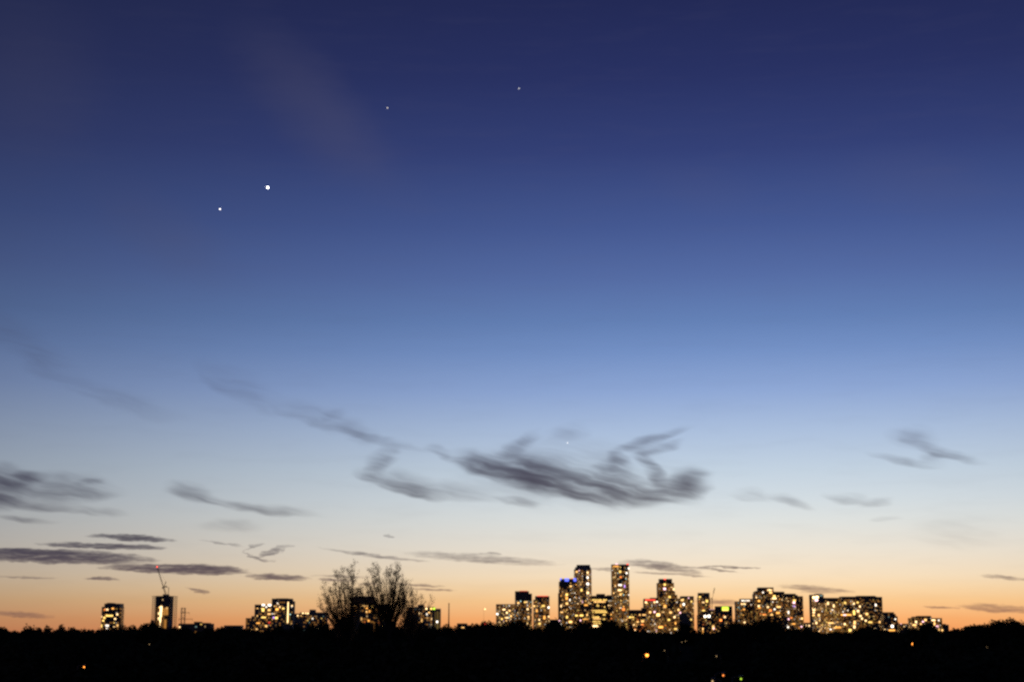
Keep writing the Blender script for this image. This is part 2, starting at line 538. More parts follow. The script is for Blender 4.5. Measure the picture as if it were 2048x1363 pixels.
def building(name, label, D, blocks, wall='concrete', lit_share=0.2, tints=('warm',), power=(0.5, 3.0), dark=(), marks=(),
             floor=2.9, bay=2.8, slab=0.25, seed=0, max_lit=290, deep=26, lobby=0, category='building', group=None, clump=0.55):
    """blocks: (px0, px1, py_top, setback, plan[, py_bottom]); marks: (name, x0, y0, x1, y1, tint, strength) in photo pixels"""
    rnd = random.Random(seed + int(blocks[0][0]) * 7)
    cx = sum((at(b[0], 1235, D).x + at(b[1], 1235, D).x) / 2 for b in blocks) / len(blocks)
    base = Vector((cx, D + deep / 2, 0))
    root = thing(name, base, label, category, group)
    solid = []
    cells = []
    for bi, b in enumerate(blocks):
        px0, px1, pyt, back, plan = b[:5]
        z1 = at((px0 + px1) / 2, pyt, D + back).z
        z0 = 0.0 if len(b) < 6 or b[5] is None else at((px0 + px1) / 2, b[5], D + back).z
        part = b[6] if len(b) > 6 else 'tower_block'
        ym = min(1252, max(pyt, 1225))
        x0, x1 = at(px0, ym, D + back).x, at(px1, ym, D + back).x
        poly = footprint(x0, x1, D + back, D + back + deep - 0.3 * bi, plan)
        solid.append((poly, z0, z1))
        loc = [(x - base.x, y - base.y) for x, y in poly]
        body = MB().prism(loc, z0, z1)
        o = body.build(part, wall, root)
        if part in ('penthouse', 'roof_box'):
            MB().prism(grow(loc, 0.3), z1, z1 + 0.5).build('roof_edge', 'dark_cladding', o)
            continue
        nf = max(1, int((z1 - z0 - 1.0) / floor))
        fh = (z1 - z0 - 0.8) / nf
        sl = MB()
        for k in range(1, nf + 1):
            sl.prism(grow(loc, slab), z0 + k * fh - 0.16, z0 + k * fh + 0.14)
        sl.build('floor_slabs', 'concrete' if wall != 'concrete' else 'pale_panel', o)
        o.children[0]['kind'] = 'stuff'
        MB().prism(grow(loc, 0.12), z1, z1 + 0.9).build('parapet', 'dark_cladding', o)
        for i in range(len(poly)):
            p, q = Vector(poly[i]), Vector(poly[(i + 1) % len(poly)])
            e = q - p
            L = e.length
            e /= L
            nrm = Vector((e.y, -e.x))
            mid = (p + q) / 2
            if nrm.dot(-mid.normalized()) < 0.2:
                continue
            nb = max(1, int(round(L / bay)))
            bw = L / nb
            for k in range(nf):
                zc = z0 + (k + 0.5) * fh
                for j in range(nb):
                    c = p + e * ((j + 0.5) * bw)
                    inside = False
                    for other, oz0, oz1 in solid[:-1]:
                        if oz0 < zc < oz1:
                            xs = [t[0] for t in other]
                            ys = [t[1] for t in other]
                            if min(xs) - 0.05 < c.x < max(xs) + 0.05 and min(ys) - 0.05 < c.y < max(ys) + 0.05:
                                inside = True
                    if not inside:
                        cells.append((c, zc, nrm, math.atan2(e.y, e.x), bw, fh, k, j, i, bi))
    # which windows are lit: runs along a floor or up a stack of flats look alike
    glass, dim = MB(), MB()
    lit_n = 0
    rowp, colp = {}, {}
    rnd.shuffle(cells)
    cosp, sinp = math.cos(PITCH), math.sin(PITCH)
    for (c, zc, nrm, rz, bw, fh, k, j, i, bi) in cells:
        v = Vector((c.x, c.y, zc)) - CAM
        zz = v.y * cosp + v.z * sinp
        px = PW / 2 + F * v.x / zz
        py = PH / 2 - F * (v.z * cosp - v.y * sinp) / zz
        rp = rowp.setdefault((bi, i, k), rnd.uniform(1 - clump, 1 + clump))
        cp = colp.setdefault((bi, i, j), rnd.uniform(1 - clump, 1 + clump))
        f = 1.0
        for (a0, b0, a1, b1, mul) in dark:
            if a0 <= px <= a1 and b0 <= py <= b1:
                f *= mul
        w, h = bw * rnd.choice((0.42, 0.55, 0.75)), fh * rnd.choice((0.42, 0.52, 0.66))
        p3 = Vector((c.x + nrm.x * 0.08, c.y + nrm.y * 0.08, zc))
        if rnd.random() < 1.4 * lit_share * f * rp * cp and lit_n < max_lit:
            lit_n += 1
            t = rnd.choice(tints)
            s = 0.62 * math.exp(rnd.uniform(math.log(power[0] * 0.45), math.log(power[1])))
            s = min((0.2, 0.35, 0.6, 1.0, 1.6, 2.5, 4.0), key=lambda q: abs(q - s))
            piece('window', lit(t, s), root, base, p3, rz, w, h)
        else:
            mb = dim if rnd.random() < min(0.75, lit_share * 2.6) * (f if f < 1 else 1) else glass
            kk = len(mb.v)
            e = Vector((math.cos(rz), math.sin(rz), 0)) * (bw * 0.35)
            q = p3 - base - Vector((nrm.x, nrm.y, 0)) * 0.04
            u = Vector((0, 0, fh * 0.28))
            mb.v += [tuple(q - e - u), tuple(q + e - u), tuple(q + e + u), tuple(q - e + u)]
            mb.f.append((kk, kk + 1, kk + 2, kk + 3))
    if glass.f:
        tag(glass.build('unlit_windows', 'dark_glass', root), kind='stuff')
    if dim.f:
        tag(dim.build('wall_glow_windows', lit('amber', 0.32), root), kind='stuff')  # dim amber panes among the windows, added so the walls glow brown
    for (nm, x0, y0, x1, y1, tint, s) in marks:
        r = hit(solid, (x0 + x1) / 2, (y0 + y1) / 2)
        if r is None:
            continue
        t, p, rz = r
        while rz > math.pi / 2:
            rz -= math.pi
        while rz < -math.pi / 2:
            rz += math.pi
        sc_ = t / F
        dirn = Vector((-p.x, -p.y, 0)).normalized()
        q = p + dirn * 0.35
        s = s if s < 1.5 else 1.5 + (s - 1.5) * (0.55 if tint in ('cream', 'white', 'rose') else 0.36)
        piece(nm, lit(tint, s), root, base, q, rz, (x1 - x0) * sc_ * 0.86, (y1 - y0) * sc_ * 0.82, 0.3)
    return root


HOME = ('warm', 'warm', 'yellow', 'cream', 'cream', 'amber', 'white')
HOMEA = ('warm', 'warm', 'yellow', 'amber', 'cream', 'orange', 'yellow')
COOL = ('white', 'cream', 'teal', 'warm', 'cream', 'warm', 'yellow')


def rows(x0, x1, y, tint, s, step=3.6, w=2.2, h=2.2, seed=1, skip=0.1):
    r = random.Random(seed + int(y))
    out, x = [], x0
    while x + w <= x1 + 0.1:
        if r.random() > skip:
            out.append(('window', x, y, x + w, y + h, tint, s * r.choice((0.6, 1.0, 1.0, 1.5))))
        x += step
    return out


# --- the lone tower at the south end
building('apartment_tower', 'lone apartment tower with stepped dark crown and one long bright lit floor', 2500,
         [(202, 241, 1213.5, 0, 'cut'), (208, 239, 1206.5, 3, 'rect', 1214, 'penthouse'), (213, 222, 1205, 6, 'rect', 1207, 'roof_box')],
         wall='dark_cladding', lit_share=0.10, tints=HOME, power=(0.6, 3), bay=3.2, slab=0.9, dark=((200, 1200, 245, 1214, 0), (205, 1230, 238, 1241, 0.2)),
         marks=[('window_band', 210.5, 1228.5, 227, 1232, 'yellow', 4), ('window', 206.5, 1232, 211, 1236.5, 'yellow', 4), ('window', 203.5, 1238, 209.5, 1242, 'yellow', 4),
                ('window', 202.5, 1230, 205, 1234, 'cream', 2.5), ('window', 212, 1216, 217, 1220, 'cream', 3), ('window', 207.5, 1216.5, 211, 1220, 'orange', 2), ('window', 223, 1213.8, 228, 1217.5, 'amber', 3),
                ('window', 232.5, 1225.5, 236.5, 1229.5, 'cream', 4), ('window', 228, 1234.5, 232.5, 1238.5, 'cream', 3), ('window', 210.5, 1248, 218, 1252, 'white', 3), ('window', 212, 1254, 217, 1256.5, 'white', 2.5),
                ('window', 201.8, 1247, 205, 1254, 'yellow', 3), ('window', 233, 1247, 237, 1252, 'warm', 1.6)], seed=3)


# --- tower under construction: open slabs round a finished core, with a luffing crane
def construction_tower():
    D, deep = 2500, 30
    x = lambda p: at(p, 1230, D).x
    z = lambda p: at(325, p, D).z
    base = Vector((x(325), D + deep / 2, 0))
    root = thing('unfinished_tower', base, 'unfinished tower with open concrete floors and a blazing white work-light strip', 'building', None)
    X = lambda p: x(p) - base.x
    y0, y1 = -deep / 2, deep / 2
    MB().box(X(309), X(338.5), y0 + 4, y1 - 4, 0, z(1190.5)).build('core', 'dark_cladding', root)
    MB().box(X(323), X(331), y0 + 3.6, y1 - 8, z(1190.5), z(1187)).build('lift_overrun', 'concrete', root)
    nf = 22
    top = z(1191)
    for k in range(1, nf + 1):
        zz = top * k / nf
        o = 0 if k < nf else 1.6
        MB().box(X(303.2) - o, X(345.5) + o, y0, y1, zz - 0.3, zz).build('floor_slab', 'concrete', root)
    for p in (304, 307.5, 310, 337.5, 341.5, 344.8):
        for yy in (y0 + 0.6, y1 - 0.6):
            MB().box(X(p) - 0.35, X(p) + 0.35, yy - 0.35, yy + 0.35, 0, top - 0.3).build('column', 'concrete', root)
    MB().box(X(311), X(316.2), y0 + 0.5, y0 + 0.9, z(1250), z(1193)).build('netting', 'dark_cladding', root)
    MB().box(X(324.5), X(336.5), y0 + 0.5, y0 + 0.9, z(1211.5), z(1193)).build('netting', 'dark_cladding', root)
    MB().box(X(302.2), X(309), y0 - 0.4, y0 - 0.1, 0, z(1239)).build('hoarding', 'dark_cladding', root)
    MB().box(X(336.8), X(345.9), y0 - 0.4, y0 - 0.1, 0, z(1238)).build('hoarding', 'pale_panel', root)
    pcs = [('work_light', 319.6, 1211, 323.6, 1222, 'cream', 4), ('work_light', 319.8, 1222, 323.2, 1232, 'cream', 4), ('work_light', 319.8, 1232, 322, 1243, 'cream', 4),
           ('work_light', 319.6, 1243, 321.4, 1254, 'cream', 2), ('work_light', 317, 1212, 319, 1215.5, 'warm', 2), ('work_light', 316, 1223, 318.6, 1228, 'cream', 2.5), ('work_light', 316, 1233.5, 318.6, 1238.5, 'cream', 2.5),
           ('lit_room', 325.2, 1215, 331.2, 1229, 'amber', 0.5), ('lit_room', 331, 1213.5, 335.2, 1217.5, 'warm', 1.0), ('lit_room', 332, 1218.5, 335.6, 1229, 'amber', 0.6),
           ('lit_room', 329, 1238, 333, 1255, 'amber', 0.5), ('lit_room', 311.5, 1214, 316, 1239, 'amber', 0.07), ('lit_room', 325, 1230, 328, 1255, 'amber', 0.16), ('lit_room', 312, 1240, 317, 1254, 'amber', 0.10), ('lamp', 323.4, 1197, 324.8, 1200, 'cream', 1.0)]
    for nm, a, b, c, d, t, s in pcs:
        sc_ = D / F
        p = Vector((x((a + c) / 2), D + 0.4, z((b + d) / 2)))
        piece(nm, lit(t, s), root, base, p, 0, (c - a) * sc_, (d - b) * sc_, 0.3)
    # crane
    cb = Vector((x(326.5), D + 12, z(1187) + 0.6))
    cr = thing('tower_crane', cb, 'luffing tower crane with raised jib and red tip light on the unfinished tower', 'crane')
    Q = lambda p, q: at(p, q, D + 12) - cb
    mast = MB().lattice((0, 0, 0), Q(326.6, 1173.5), 1.9, 0.22, 2.0)
    mast.build('mast', 'crane_paint', cr)
    c = Q(326.8, 1174.2)
    MB().box(c.x - 1.4, c.x + 1.6, -1.4, 1.4, c.z - 1.2, c.z + 1.0).build('cab', 'crane_paint', cr)
    e = Q(333, 1172)
    MB().bar(c + Vector((0, 0, 0.8)), e, 0.65).build('counter_jib', 'crane_paint', cr)
    MB().box(e.x - 1.5, e.x + 0.9, -1.2, 1.2, e.z - 1.2, e.z + 0.7).build('counterweight', 'concrete', cr)
    l = Q(323.6, 1174.8)
    MB().bar(c, l, 0.7).build('platform', 'steel', cr)
    tip = Q(314.4, 1133.5)
    MB().lattice(c + Vector((0, 0, 1)), tip, 1.1, 0.2, 1.8).build('jib', 'crane_paint', cr)
    ap = Q(331.8, 1162)
    MB().lattice(c + Vector((1.0, 0, 0.8)), ap, 0.8, 0.16, 1.5).build('back_frame', 'crane_paint', cr)
    MB().bar(ap, tip, 0.06, n=3).bar(ap, e, 0.06, n=3).build('stay_cable', 'steel', cr)
    MB().ball(tip + Vector((0, -0.6, 0.7)), 0.8).build('warning_light', lit('red', 6.0), cr)
    hb = Vector((x(333), D + 8, z(1191)))
    ho = thing('concrete_hoist', hb, 'slim hoist mast standing on the unfinished tower beside its crane', 'mast')
    MB().lattice((0, 0, 0), (0, 0, z(1173.5) - z(1191)), 0.7, 0.15, 1.4).build('mast', 'steel', ho)
    MB().box(-1.6, 0.4, -0.4, 0.4, z(1173.5) - z(1191) - 0.3, z(1173.5) - z(1191) + 0.2).build('head', 'steel', ho)


construction_tower()

# --- low roofs between the towers
building('low_building', 'low block with roof box and a yellow lamp beside the lattice pylon', 1900,
         [(357, 422, 1247.5, 0, 'rect'), (388, 398, 1243, 4, 'rect', None, 'roof_box'), (399, 416, 1245.2, 3, 'rect', None, 'penthouse')], wall='brick', lit_share=0.03, tints=COOL, power=(0.4, 1),
         marks=[('lamp', 357.6, 1251, 360.8, 1254.5, 'cream', 3), ('lamp', 400, 1246, 404.5, 1248.5, 'yellow', 0.9), ('window', 390, 1251, 394, 1253.5, 'teal', 0.35)], deep=20)
building('low_building', 'wide dark flat roof behind the treetops', 1900, [(447, 482, 1251, 0, 'cut')], wall='dark_cladding', lit_share=0.0, deep=20)
building('low_building', 'small dark house roof with one pair of warm lamps near the tall chimney', 1900, [(914, 934, 1247, 0, 'rect'), (934, 941, 1250.5, 2, 'rect')], wall='brick', lit_share=0.0,
         marks=[('lamp', 923, 1252.5, 925.4, 1255, 'warm', 3), ('lamp', 926, 1252.5, 928.4, 1255, 'warm', 3)], deep=16)
building('low_building', 'low dark roof between the red-rimmed tower and the blue-lit tower', 3300, [(1099, 1119, 1238.5, 30, 'rect')], wall='brick', lit_share=0.0,
         marks=[('lamp', 1117.5, 1239, 1120.5, 1242, 'rose', 4)], deep=16)
building('low_building', 'low pavilion with a white lit band beside the broad stepped block', 3300, [(1610, 1625, 1245, 0, 'rect')], wall='pale_panel', lit_share=0.0,
         marks=[('window_band', 1611, 1248.3, 1622.5, 1251.8, 'cream', 3), ('lamp', 1623, 1253.5, 1626, 1258.5, 'cream', 3)], deep=16)
building('low_building', 'small roof with a pale lamp next to the sloping dark block', 3000, [(1799, 1822, 1247, 0, 'rect')], wall='brick', lit_share=0.02, tints=COOL,
         marks=[('lamp', 1801, 1245.5, 1803, 1247.5, 'rose', 2), ('window', 1807, 1250.5, 1809.5, 1253, 'cream', 1.6), ('window', 1816, 1256, 1818, 1258, 'white', 0.6)], deep=16)

# --- the stepped group with a white stair strip
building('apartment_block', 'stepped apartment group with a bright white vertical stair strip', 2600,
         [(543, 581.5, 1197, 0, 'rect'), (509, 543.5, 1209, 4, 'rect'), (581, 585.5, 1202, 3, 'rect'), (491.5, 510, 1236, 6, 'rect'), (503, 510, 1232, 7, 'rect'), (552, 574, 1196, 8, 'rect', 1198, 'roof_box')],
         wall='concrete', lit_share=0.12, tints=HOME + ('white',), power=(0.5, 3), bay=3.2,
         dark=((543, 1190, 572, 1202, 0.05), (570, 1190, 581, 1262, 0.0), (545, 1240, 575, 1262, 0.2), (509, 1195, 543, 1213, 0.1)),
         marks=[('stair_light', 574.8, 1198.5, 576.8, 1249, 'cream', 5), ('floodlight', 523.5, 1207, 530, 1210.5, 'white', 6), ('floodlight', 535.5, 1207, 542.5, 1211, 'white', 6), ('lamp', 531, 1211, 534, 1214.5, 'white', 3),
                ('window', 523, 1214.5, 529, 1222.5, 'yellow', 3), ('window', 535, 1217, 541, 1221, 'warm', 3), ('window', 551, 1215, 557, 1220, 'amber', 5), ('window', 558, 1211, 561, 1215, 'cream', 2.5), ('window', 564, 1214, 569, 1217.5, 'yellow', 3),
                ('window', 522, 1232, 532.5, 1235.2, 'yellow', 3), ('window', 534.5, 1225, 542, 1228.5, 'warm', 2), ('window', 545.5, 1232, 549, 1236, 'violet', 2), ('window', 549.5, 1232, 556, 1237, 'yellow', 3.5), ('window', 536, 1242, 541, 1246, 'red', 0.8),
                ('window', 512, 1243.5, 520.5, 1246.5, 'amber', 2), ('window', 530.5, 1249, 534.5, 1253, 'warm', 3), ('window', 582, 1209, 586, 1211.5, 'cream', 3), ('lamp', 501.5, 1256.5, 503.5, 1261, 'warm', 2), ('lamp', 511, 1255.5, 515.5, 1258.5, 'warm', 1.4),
                ('window', 579, 1226, 581, 1229, 'teal', 2), ('window', 554, 1203.5, 556, 1207, 'white', 2), ('wall_glow_strip', 571, 1222, 573.6, 1249, 'yellow', 0.12), ('wall_glow_strip', 578, 1229, 580.6, 1249, 'yellow', 0.14)], seed=11)  # last strips: light on the pale side wall, put in as weak emission
building('apartment_block', 'low apartment block with a row of cream roof lamps half hidden by treetops', 2500,
         [(589, 602, 1227, 0, 'rect'), (600, 652, 1224.5, 3, 'rect'), (619, 628, 1218.5, 8, 'rect', None, 'roof_box')], wall='concrete', lit_share=0.10, tints=COOL, power=(0.4, 1.6), dark=((588, 1228, 604, 1260, 0.1), (600, 1222, 655, 1229, 0)),
         marks=[('lamp', 604, 1223.8, 607.5, 1226.5, 'cream', 5), ('lamp', 610, 1223.8, 612.6, 1226.5, 'cream', 5), ('lamp', 614, 1224, 617.5, 1227, 'cream', 5), ('lamp', 594, 1228.5, 597, 1231.5, 'cream', 4), ('lamp', 601, 1229, 603, 1231.5, 'warm', 2), ('window', 624, 1234.5, 626.5, 1237.5, 'white', 3)], seed=5)
building('apartment_tower', 'dark topped block with a row of amber windows behind the wispy trees', 1800,
         [(703, 747.5, 1194, 0, 'cut'), (747, 777, 1209, 2, 'rect'), (708, 744, 1191.8, 5, 'rect', None, 'penthouse')], wall='dark_cladding', lit_share=0.12, tints=HOMEA, power=(0.4, 1.8), bay=2.6,
         dark=((700, 1190, 748, 1208, 0.0), (703, 1222, 722, 1262, 0.05), (735, 1224, 748, 1262, 0.15), (747, 1209, 780, 1214, 0)),
         marks=rows(705, 744, 1209.8, 'warm', 2.2, 3.2, 2.0, 2.2, 4, 0.25) + [('window', 732, 1214, 735.5, 1217, 'amber', 3), ('window', 737, 1219, 741, 1224, 'amber', 2.4), ('window', 731.5, 1220.5, 735, 1224, 'warm', 2.5), ('window', 743.5, 1211, 745.5, 1221, 'yellow', 2),
                ('window', 758, 1215.5, 761, 1219, 'warm', 3), ('window', 735, 1238, 739.5, 1242.5, 'amber', 1.6), ('window', 721.5, 1233, 724, 1240, 'warm', 1.0), ('window', 767, 1226, 769, 1229, 'cream', 2)], seed=8)
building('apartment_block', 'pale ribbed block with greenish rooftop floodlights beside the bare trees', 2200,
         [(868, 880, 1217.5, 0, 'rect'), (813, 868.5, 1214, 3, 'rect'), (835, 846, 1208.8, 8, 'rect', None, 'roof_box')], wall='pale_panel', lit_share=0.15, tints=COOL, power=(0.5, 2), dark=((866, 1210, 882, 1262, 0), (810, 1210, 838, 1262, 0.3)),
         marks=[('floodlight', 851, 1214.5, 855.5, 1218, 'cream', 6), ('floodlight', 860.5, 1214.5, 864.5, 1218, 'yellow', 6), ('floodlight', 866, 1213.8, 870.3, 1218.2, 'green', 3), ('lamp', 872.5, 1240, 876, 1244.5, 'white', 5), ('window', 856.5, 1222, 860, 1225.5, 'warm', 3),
                ('window', 837.5, 1222.5, 839.5, 1229, 'cream', 1.5), ('window', 852.5, 1225, 855, 1229, 'white', 2.5), ('window', 842, 1235, 845, 1245, 'warm', 1.6), ('window', 862.3, 1234.5, 864, 1238, 'cream', 2), ('wall_glow_strip', 869.6, 1219.5, 871.4, 1256, 'yellow', 0.12), ('wall_glow_strip', 873.6, 1219.5, 876, 1239, 'yellow', 0.16), ('wall_glow_strip', 873.6, 1245, 876, 1258, 'yellow', 0.2), ('wall_glow_strip', 877.4, 1219.5, 879.4, 1258, 'yellow', 0.10)], seed=6)  # dim yellow strips: floodlight on the ribbed wall, imitated by faint glowing panels

# --- the main group, from south to north
building('apartment_block', 'low wide block with pale vertical fins and many white windows beside the dark-topped tower', 3300, [(992, 1031, 1208, 0, 'rect')], wall='pale_panel', lit_share=0.33, tints=COOL + ('cream', 'rose'), power=(0.6, 4), clump=0.4, dark=((990, 1200, 1035, 1213, 0.7),),
         marks=[('floodlight', 988.2, 1235.5, 991.6, 1240.5, 'cream', 8), ('window', 1005, 1216.5, 1011, 1219, 'cream', 5), ('window', 992.5, 1225, 996.5, 1228.5, 'white', 6), ('window', 1012, 1222, 1015.5, 1226, 'cream', 5), ('window', 1017.5, 1218.5, 1021, 1222, 'warm', 4), ('window', 1020, 1229, 1023.5, 1233, 'warm', 4), ('window', 1011, 1233, 1017, 1235.5, 'cream', 4), ('window', 1002, 1235, 1005.5, 1238.5, 'yellow', 4)], seed=21)
building('apartment_tower', 'tower with an unlit black upper third and red-rimmed roof', 3400, [(1030, 1058, 1182, 0, 'cut'), (1057.5, 1064, 1186.8, 4, 'rect')], wall='dark_cladding', lit_share=0.22, tints=HOME + ('teal', 'white'), power=(0.5, 3.5), dark=((1028, 1178, 1068, 1201, 0.0), (1030, 1210, 1045, 1262, 0.7)),
         marks=[('roof_light', 1038, 1180.2, 1056, 1181.4, 'red', 0.8), ('window', 1034.5, 1203, 1038, 1206.5, 'warm', 4), ('window', 1048, 1201.5, 1051.5, 1205, 'yellow', 2.5), ('window', 1052, 1201.5, 1054.5, 1204.5, 'cream', 3), ('window', 1052.5, 1215, 1058, 1219, 'cream', 3), ('window', 1054, 1231, 1060, 1234, 'warm', 3.5), ('window', 1056, 1234, 1058, 1238, 'warm', 2.5), ('window', 1053.5, 1245, 1055.8, 1248, 'cream', 3)], seed=22)
building('apartment_tower', 'shorter tower with glowing red roof rim and shoulder on one side', 3400, [(1070.5, 1099, 1192, 0, 'rect'), (1067, 1071, 1199, 3, 'rect')], wall='dark_cladding', lit_share=0.27, tints=HOMEA + ('cream', 'white'), power=(0.5, 3.5), dark=((1065, 1188, 1102, 1198, 0.1), (1065, 1198, 1102, 1208, 0.5)),
         marks=[('roof_light', 1072, 1190.2, 1098, 1191.6, 'red', 1.4), ('window', 1083, 1209, 1090, 1212.5, 'yellow', 2.5), ('window', 1095.5, 1211.5, 1099, 1216, 'white', 5), ('window', 1072, 1217, 1075, 1223.5, 'amber', 3), ('window', 1086.5, 1230, 1091, 1238, 'amber', 2.5), ('window', 1066.5, 1209.5, 1070.5, 1212.5, 'warm', 4), ('window', 1077, 1236.5, 1080, 1240, 'cream', 4), ('window', 1077, 1244, 1081.5, 1248, 'yellow', 3), ('window', 1097.5, 1239.5, 1100, 1242.5, 'cream', 4), ('window', 1095.8, 1230, 1099, 1234, 'cream', 3)], seed=23)
building('apartment_tower', 'tower topped with blue lights next to the tallest rounded tower', 3400, [(1118.5, 1154, 1163, 0, 'cut'), (1121, 1153, 1157, 3, 'rect', 1164, 'penthouse'), (1117, 1120, 1186, 2, 'rect')], wall='dark_cladding', lit_share=0.17, tints=HOME + ('amber', 'white'), power=(0.5, 3.5), dark=((1115, 1150, 1156, 1172, 0.25),),
         marks=[('blue_light', 1120.3, 1154.8, 1123, 1159.5, 'blue', 3.0), ('blue_light', 1129, 1155, 1138, 1162, 'blue', 3.0), ('blue_light', 1147, 1155, 1152.5, 1162, 'blue', 3.0), ('warning_light', 1126, 1153.8, 1129, 1155.6, 'rose', 3), ('warning_light', 1131, 1153.5, 1135, 1155.3, 'rose', 3), ('warning_light', 1142, 1155, 1145, 1156.6, 'red', 1.5),
                ('window', 1139, 1169.5, 1144, 1173, 'warm', 3), ('window', 1131, 1185.5, 1136, 1190.5, 'yellow', 4), ('window', 1131, 1192, 1136, 1198.5, 'amber', 3), ('window', 1131.5, 1203.5, 1136, 1208, 'warm', 4), ('window', 1138.5, 1196.5, 1141, 1201, 'white', 3), ('window', 1120.5, 1222, 1126.5, 1224.5, 'warm', 3), ('window', 1120.5, 1208, 1124, 1214, 'cream', 2.5), ('window', 1132, 1230, 1136, 1236, 'yellow', 3), ('window', 1137, 1240, 1145, 1245, 'warm', 4)], seed=24)
building('apartment_tower', 'tallest rounded tower with dark stepped crown', 3450, [(1149.3, 1184.3, 1138, 4, 'round'), (1151.5, 1183, 1133.5, 6, 'round', 1138.5, 'penthouse'), (1155, 1181, 1129, 9, 'rect', 1134, 'penthouse')], wall='concrete', lit_share=0.33, tints=HOME + ('rose', 'white', 'cream'), power=(0.7, 4), bay=3.3, dark=((1145, 1125, 1190, 1139, 0.0), (1166, 1138, 1172, 1215, 0.4), (1160, 1208, 1185, 1217, 0.1)),
         marks=[('window', 1173.5, 1142, 1177, 1146, 'cream', 4), ('window', 1173.5, 1152, 1177, 1156, 'white', 5), ('window', 1173, 1164, 1178, 1169, 'white', 5), ('window', 1173, 1182, 1178, 1187, 'cream', 4), ('window', 1151, 1141, 1156, 1144, 'warm', 4), ('window', 1168, 1207.5, 1176, 1210.5, 'amber', 2.5), ('window', 1161, 1176, 1165, 1182, 'yellow', 3)], seed=25, deep=32)
building('podium_block', 'low block with two long yellow windows at the foot of the rounded tower', 3350, [(1150, 1185, 1217, 0, 'rect')], wall='brick', lit_share=0.16, tints=HOMEA, power=(0.5, 3), marks=[('window_band', 1150, 1228.2, 1156, 1231.5, 'yellow', 4), ('window_band', 1159, 1227.8, 1167, 1231.5, 'yellow', 4), ('window_band', 1164, 1236.3, 1178, 1238, 'amber', 2), ('window', 1159.5, 1238, 1162.5, 1241, 'rose', 4), ('window', 1172.5, 1226.5, 1176, 1230.5, 'warm', 3)], seed=26, deep=18)
om = []
for yy, a, b, s in ((1197.4, 1184.5, 1214, 3.0), (1201.2, 1184.5, 1213, 4.0), (1205.4, 1194, 1199, 2.0), (1209.2, 1193, 1201, 3.0), (1211.5, 1208, 1214.5, 3.0), (1218.6, 1185, 1214, 2.0), (1222, 1184.5, 1214, 2.6), (1231.6, 1185, 1199, 3.0),
                    (1235, 1186, 1202, 2.5), (1240.5, 1185, 1203, 1.6), (1244.5, 1187, 1203, 1.6), (1227, 1206, 1212, 2.5), (1235.6, 1205, 1212, 2.0)):
    om += rows(a, b, yy, 'yellow' if yy not in (1201.2, 1235) else 'warm', s, 2.7, 2.3, 2.6, 9, 0.12)
om += rows(1217, 1234, 1199.5, 'white', 1.0, 3.6, 1.8, 2, 3) + rows(1216, 1236, 1208.5, 'cream', 2.0, 3.2, 2.0, 2.4, 5)
om += [('window_band', 1184.5, 1249, 1197, 1252.8, 'cream', 6), ('window_band', 1221, 1226, 1229, 1229.2, 'amber', 3), ('window', 1229.5, 1225.5, 1233.5, 1228, 'violet', 2.5), ('window_band', 1221.5, 1234.5, 1227.5, 1237.5, 'orange', 3), ('window', 1230, 1239.5, 1233.5, 1244, 'warm', 3), ('window', 1197, 1255, 1200.5, 1258, 'cream', 4)]
building('office_block', 'office block with bright yellow strip floors between the two tallest towers', 3400, [(1184.5, 1238, 1191.2, 8, 'rect'), (1194, 1210.5, 1187, 14, 'rect', None, 'penthouse'), (1215, 1237, 1189.6, 13, 'rect', None, 'penthouse')], wall='brick', lit_share=0.05, tints=('yellow', 'warm'), power=(0.5, 2), dark=((1180, 1185, 1240, 1197, 0),), marks=om, floor=3.7, bay=3.2, seed=27)
building('apartment_tower', 'tall slim flat-topped tower with red corner lights and gold top floor', 3300, [(1224.7, 1259.5, 1128.5, 0, 'cut')], wall='dark_cladding', lit_share=0.31, tints=COOL + ('warm', 'yellow', 'warm', 'cream', 'amber'), power=(0.7, 4), bay=2.9, dark=((1241, 1125, 1260, 1140, 0.2), (1241, 1145, 1252, 1160, 0.4), (1234, 1158, 1242, 1167, 0.3)),
         marks=rows(1226, 1240, 1130, 'amber', 1.6, 2.6, 2.2, 3.4, 2, 0) + [('warning_light', 1230.5, 1125.6, 1236, 1128, 'rose', 2.5), ('warning_light', 1252, 1126.2, 1258.5, 1128.6, 'red', 2.5), ('window', 1238, 1139.5, 1242.5, 1145, 'yellow', 2.5), ('window', 1255.8, 1133.5, 1259, 1138, 'white', 4), ('window', 1239.5, 1151.5, 1243.5, 1155, 'orange', 3), ('window', 1248, 1168.5, 1250.5, 1174.5, 'violet', 2.5), ('window', 1236, 1167, 1244, 1170.5, 'white', 3), ('window', 1235, 1177.5, 1244, 1181, 'cream', 4), ('window', 1239, 1185.5, 1243, 1190, 'warm', 3), ('window', 1226, 1183.5, 1229, 1186.5, 'warm', 3.5), ('window', 1244, 1215, 1250, 1220, 'orange', 3), ('window', 1251.5, 1143, 1255, 1147, 'white', 4)], seed=28, deep=28)
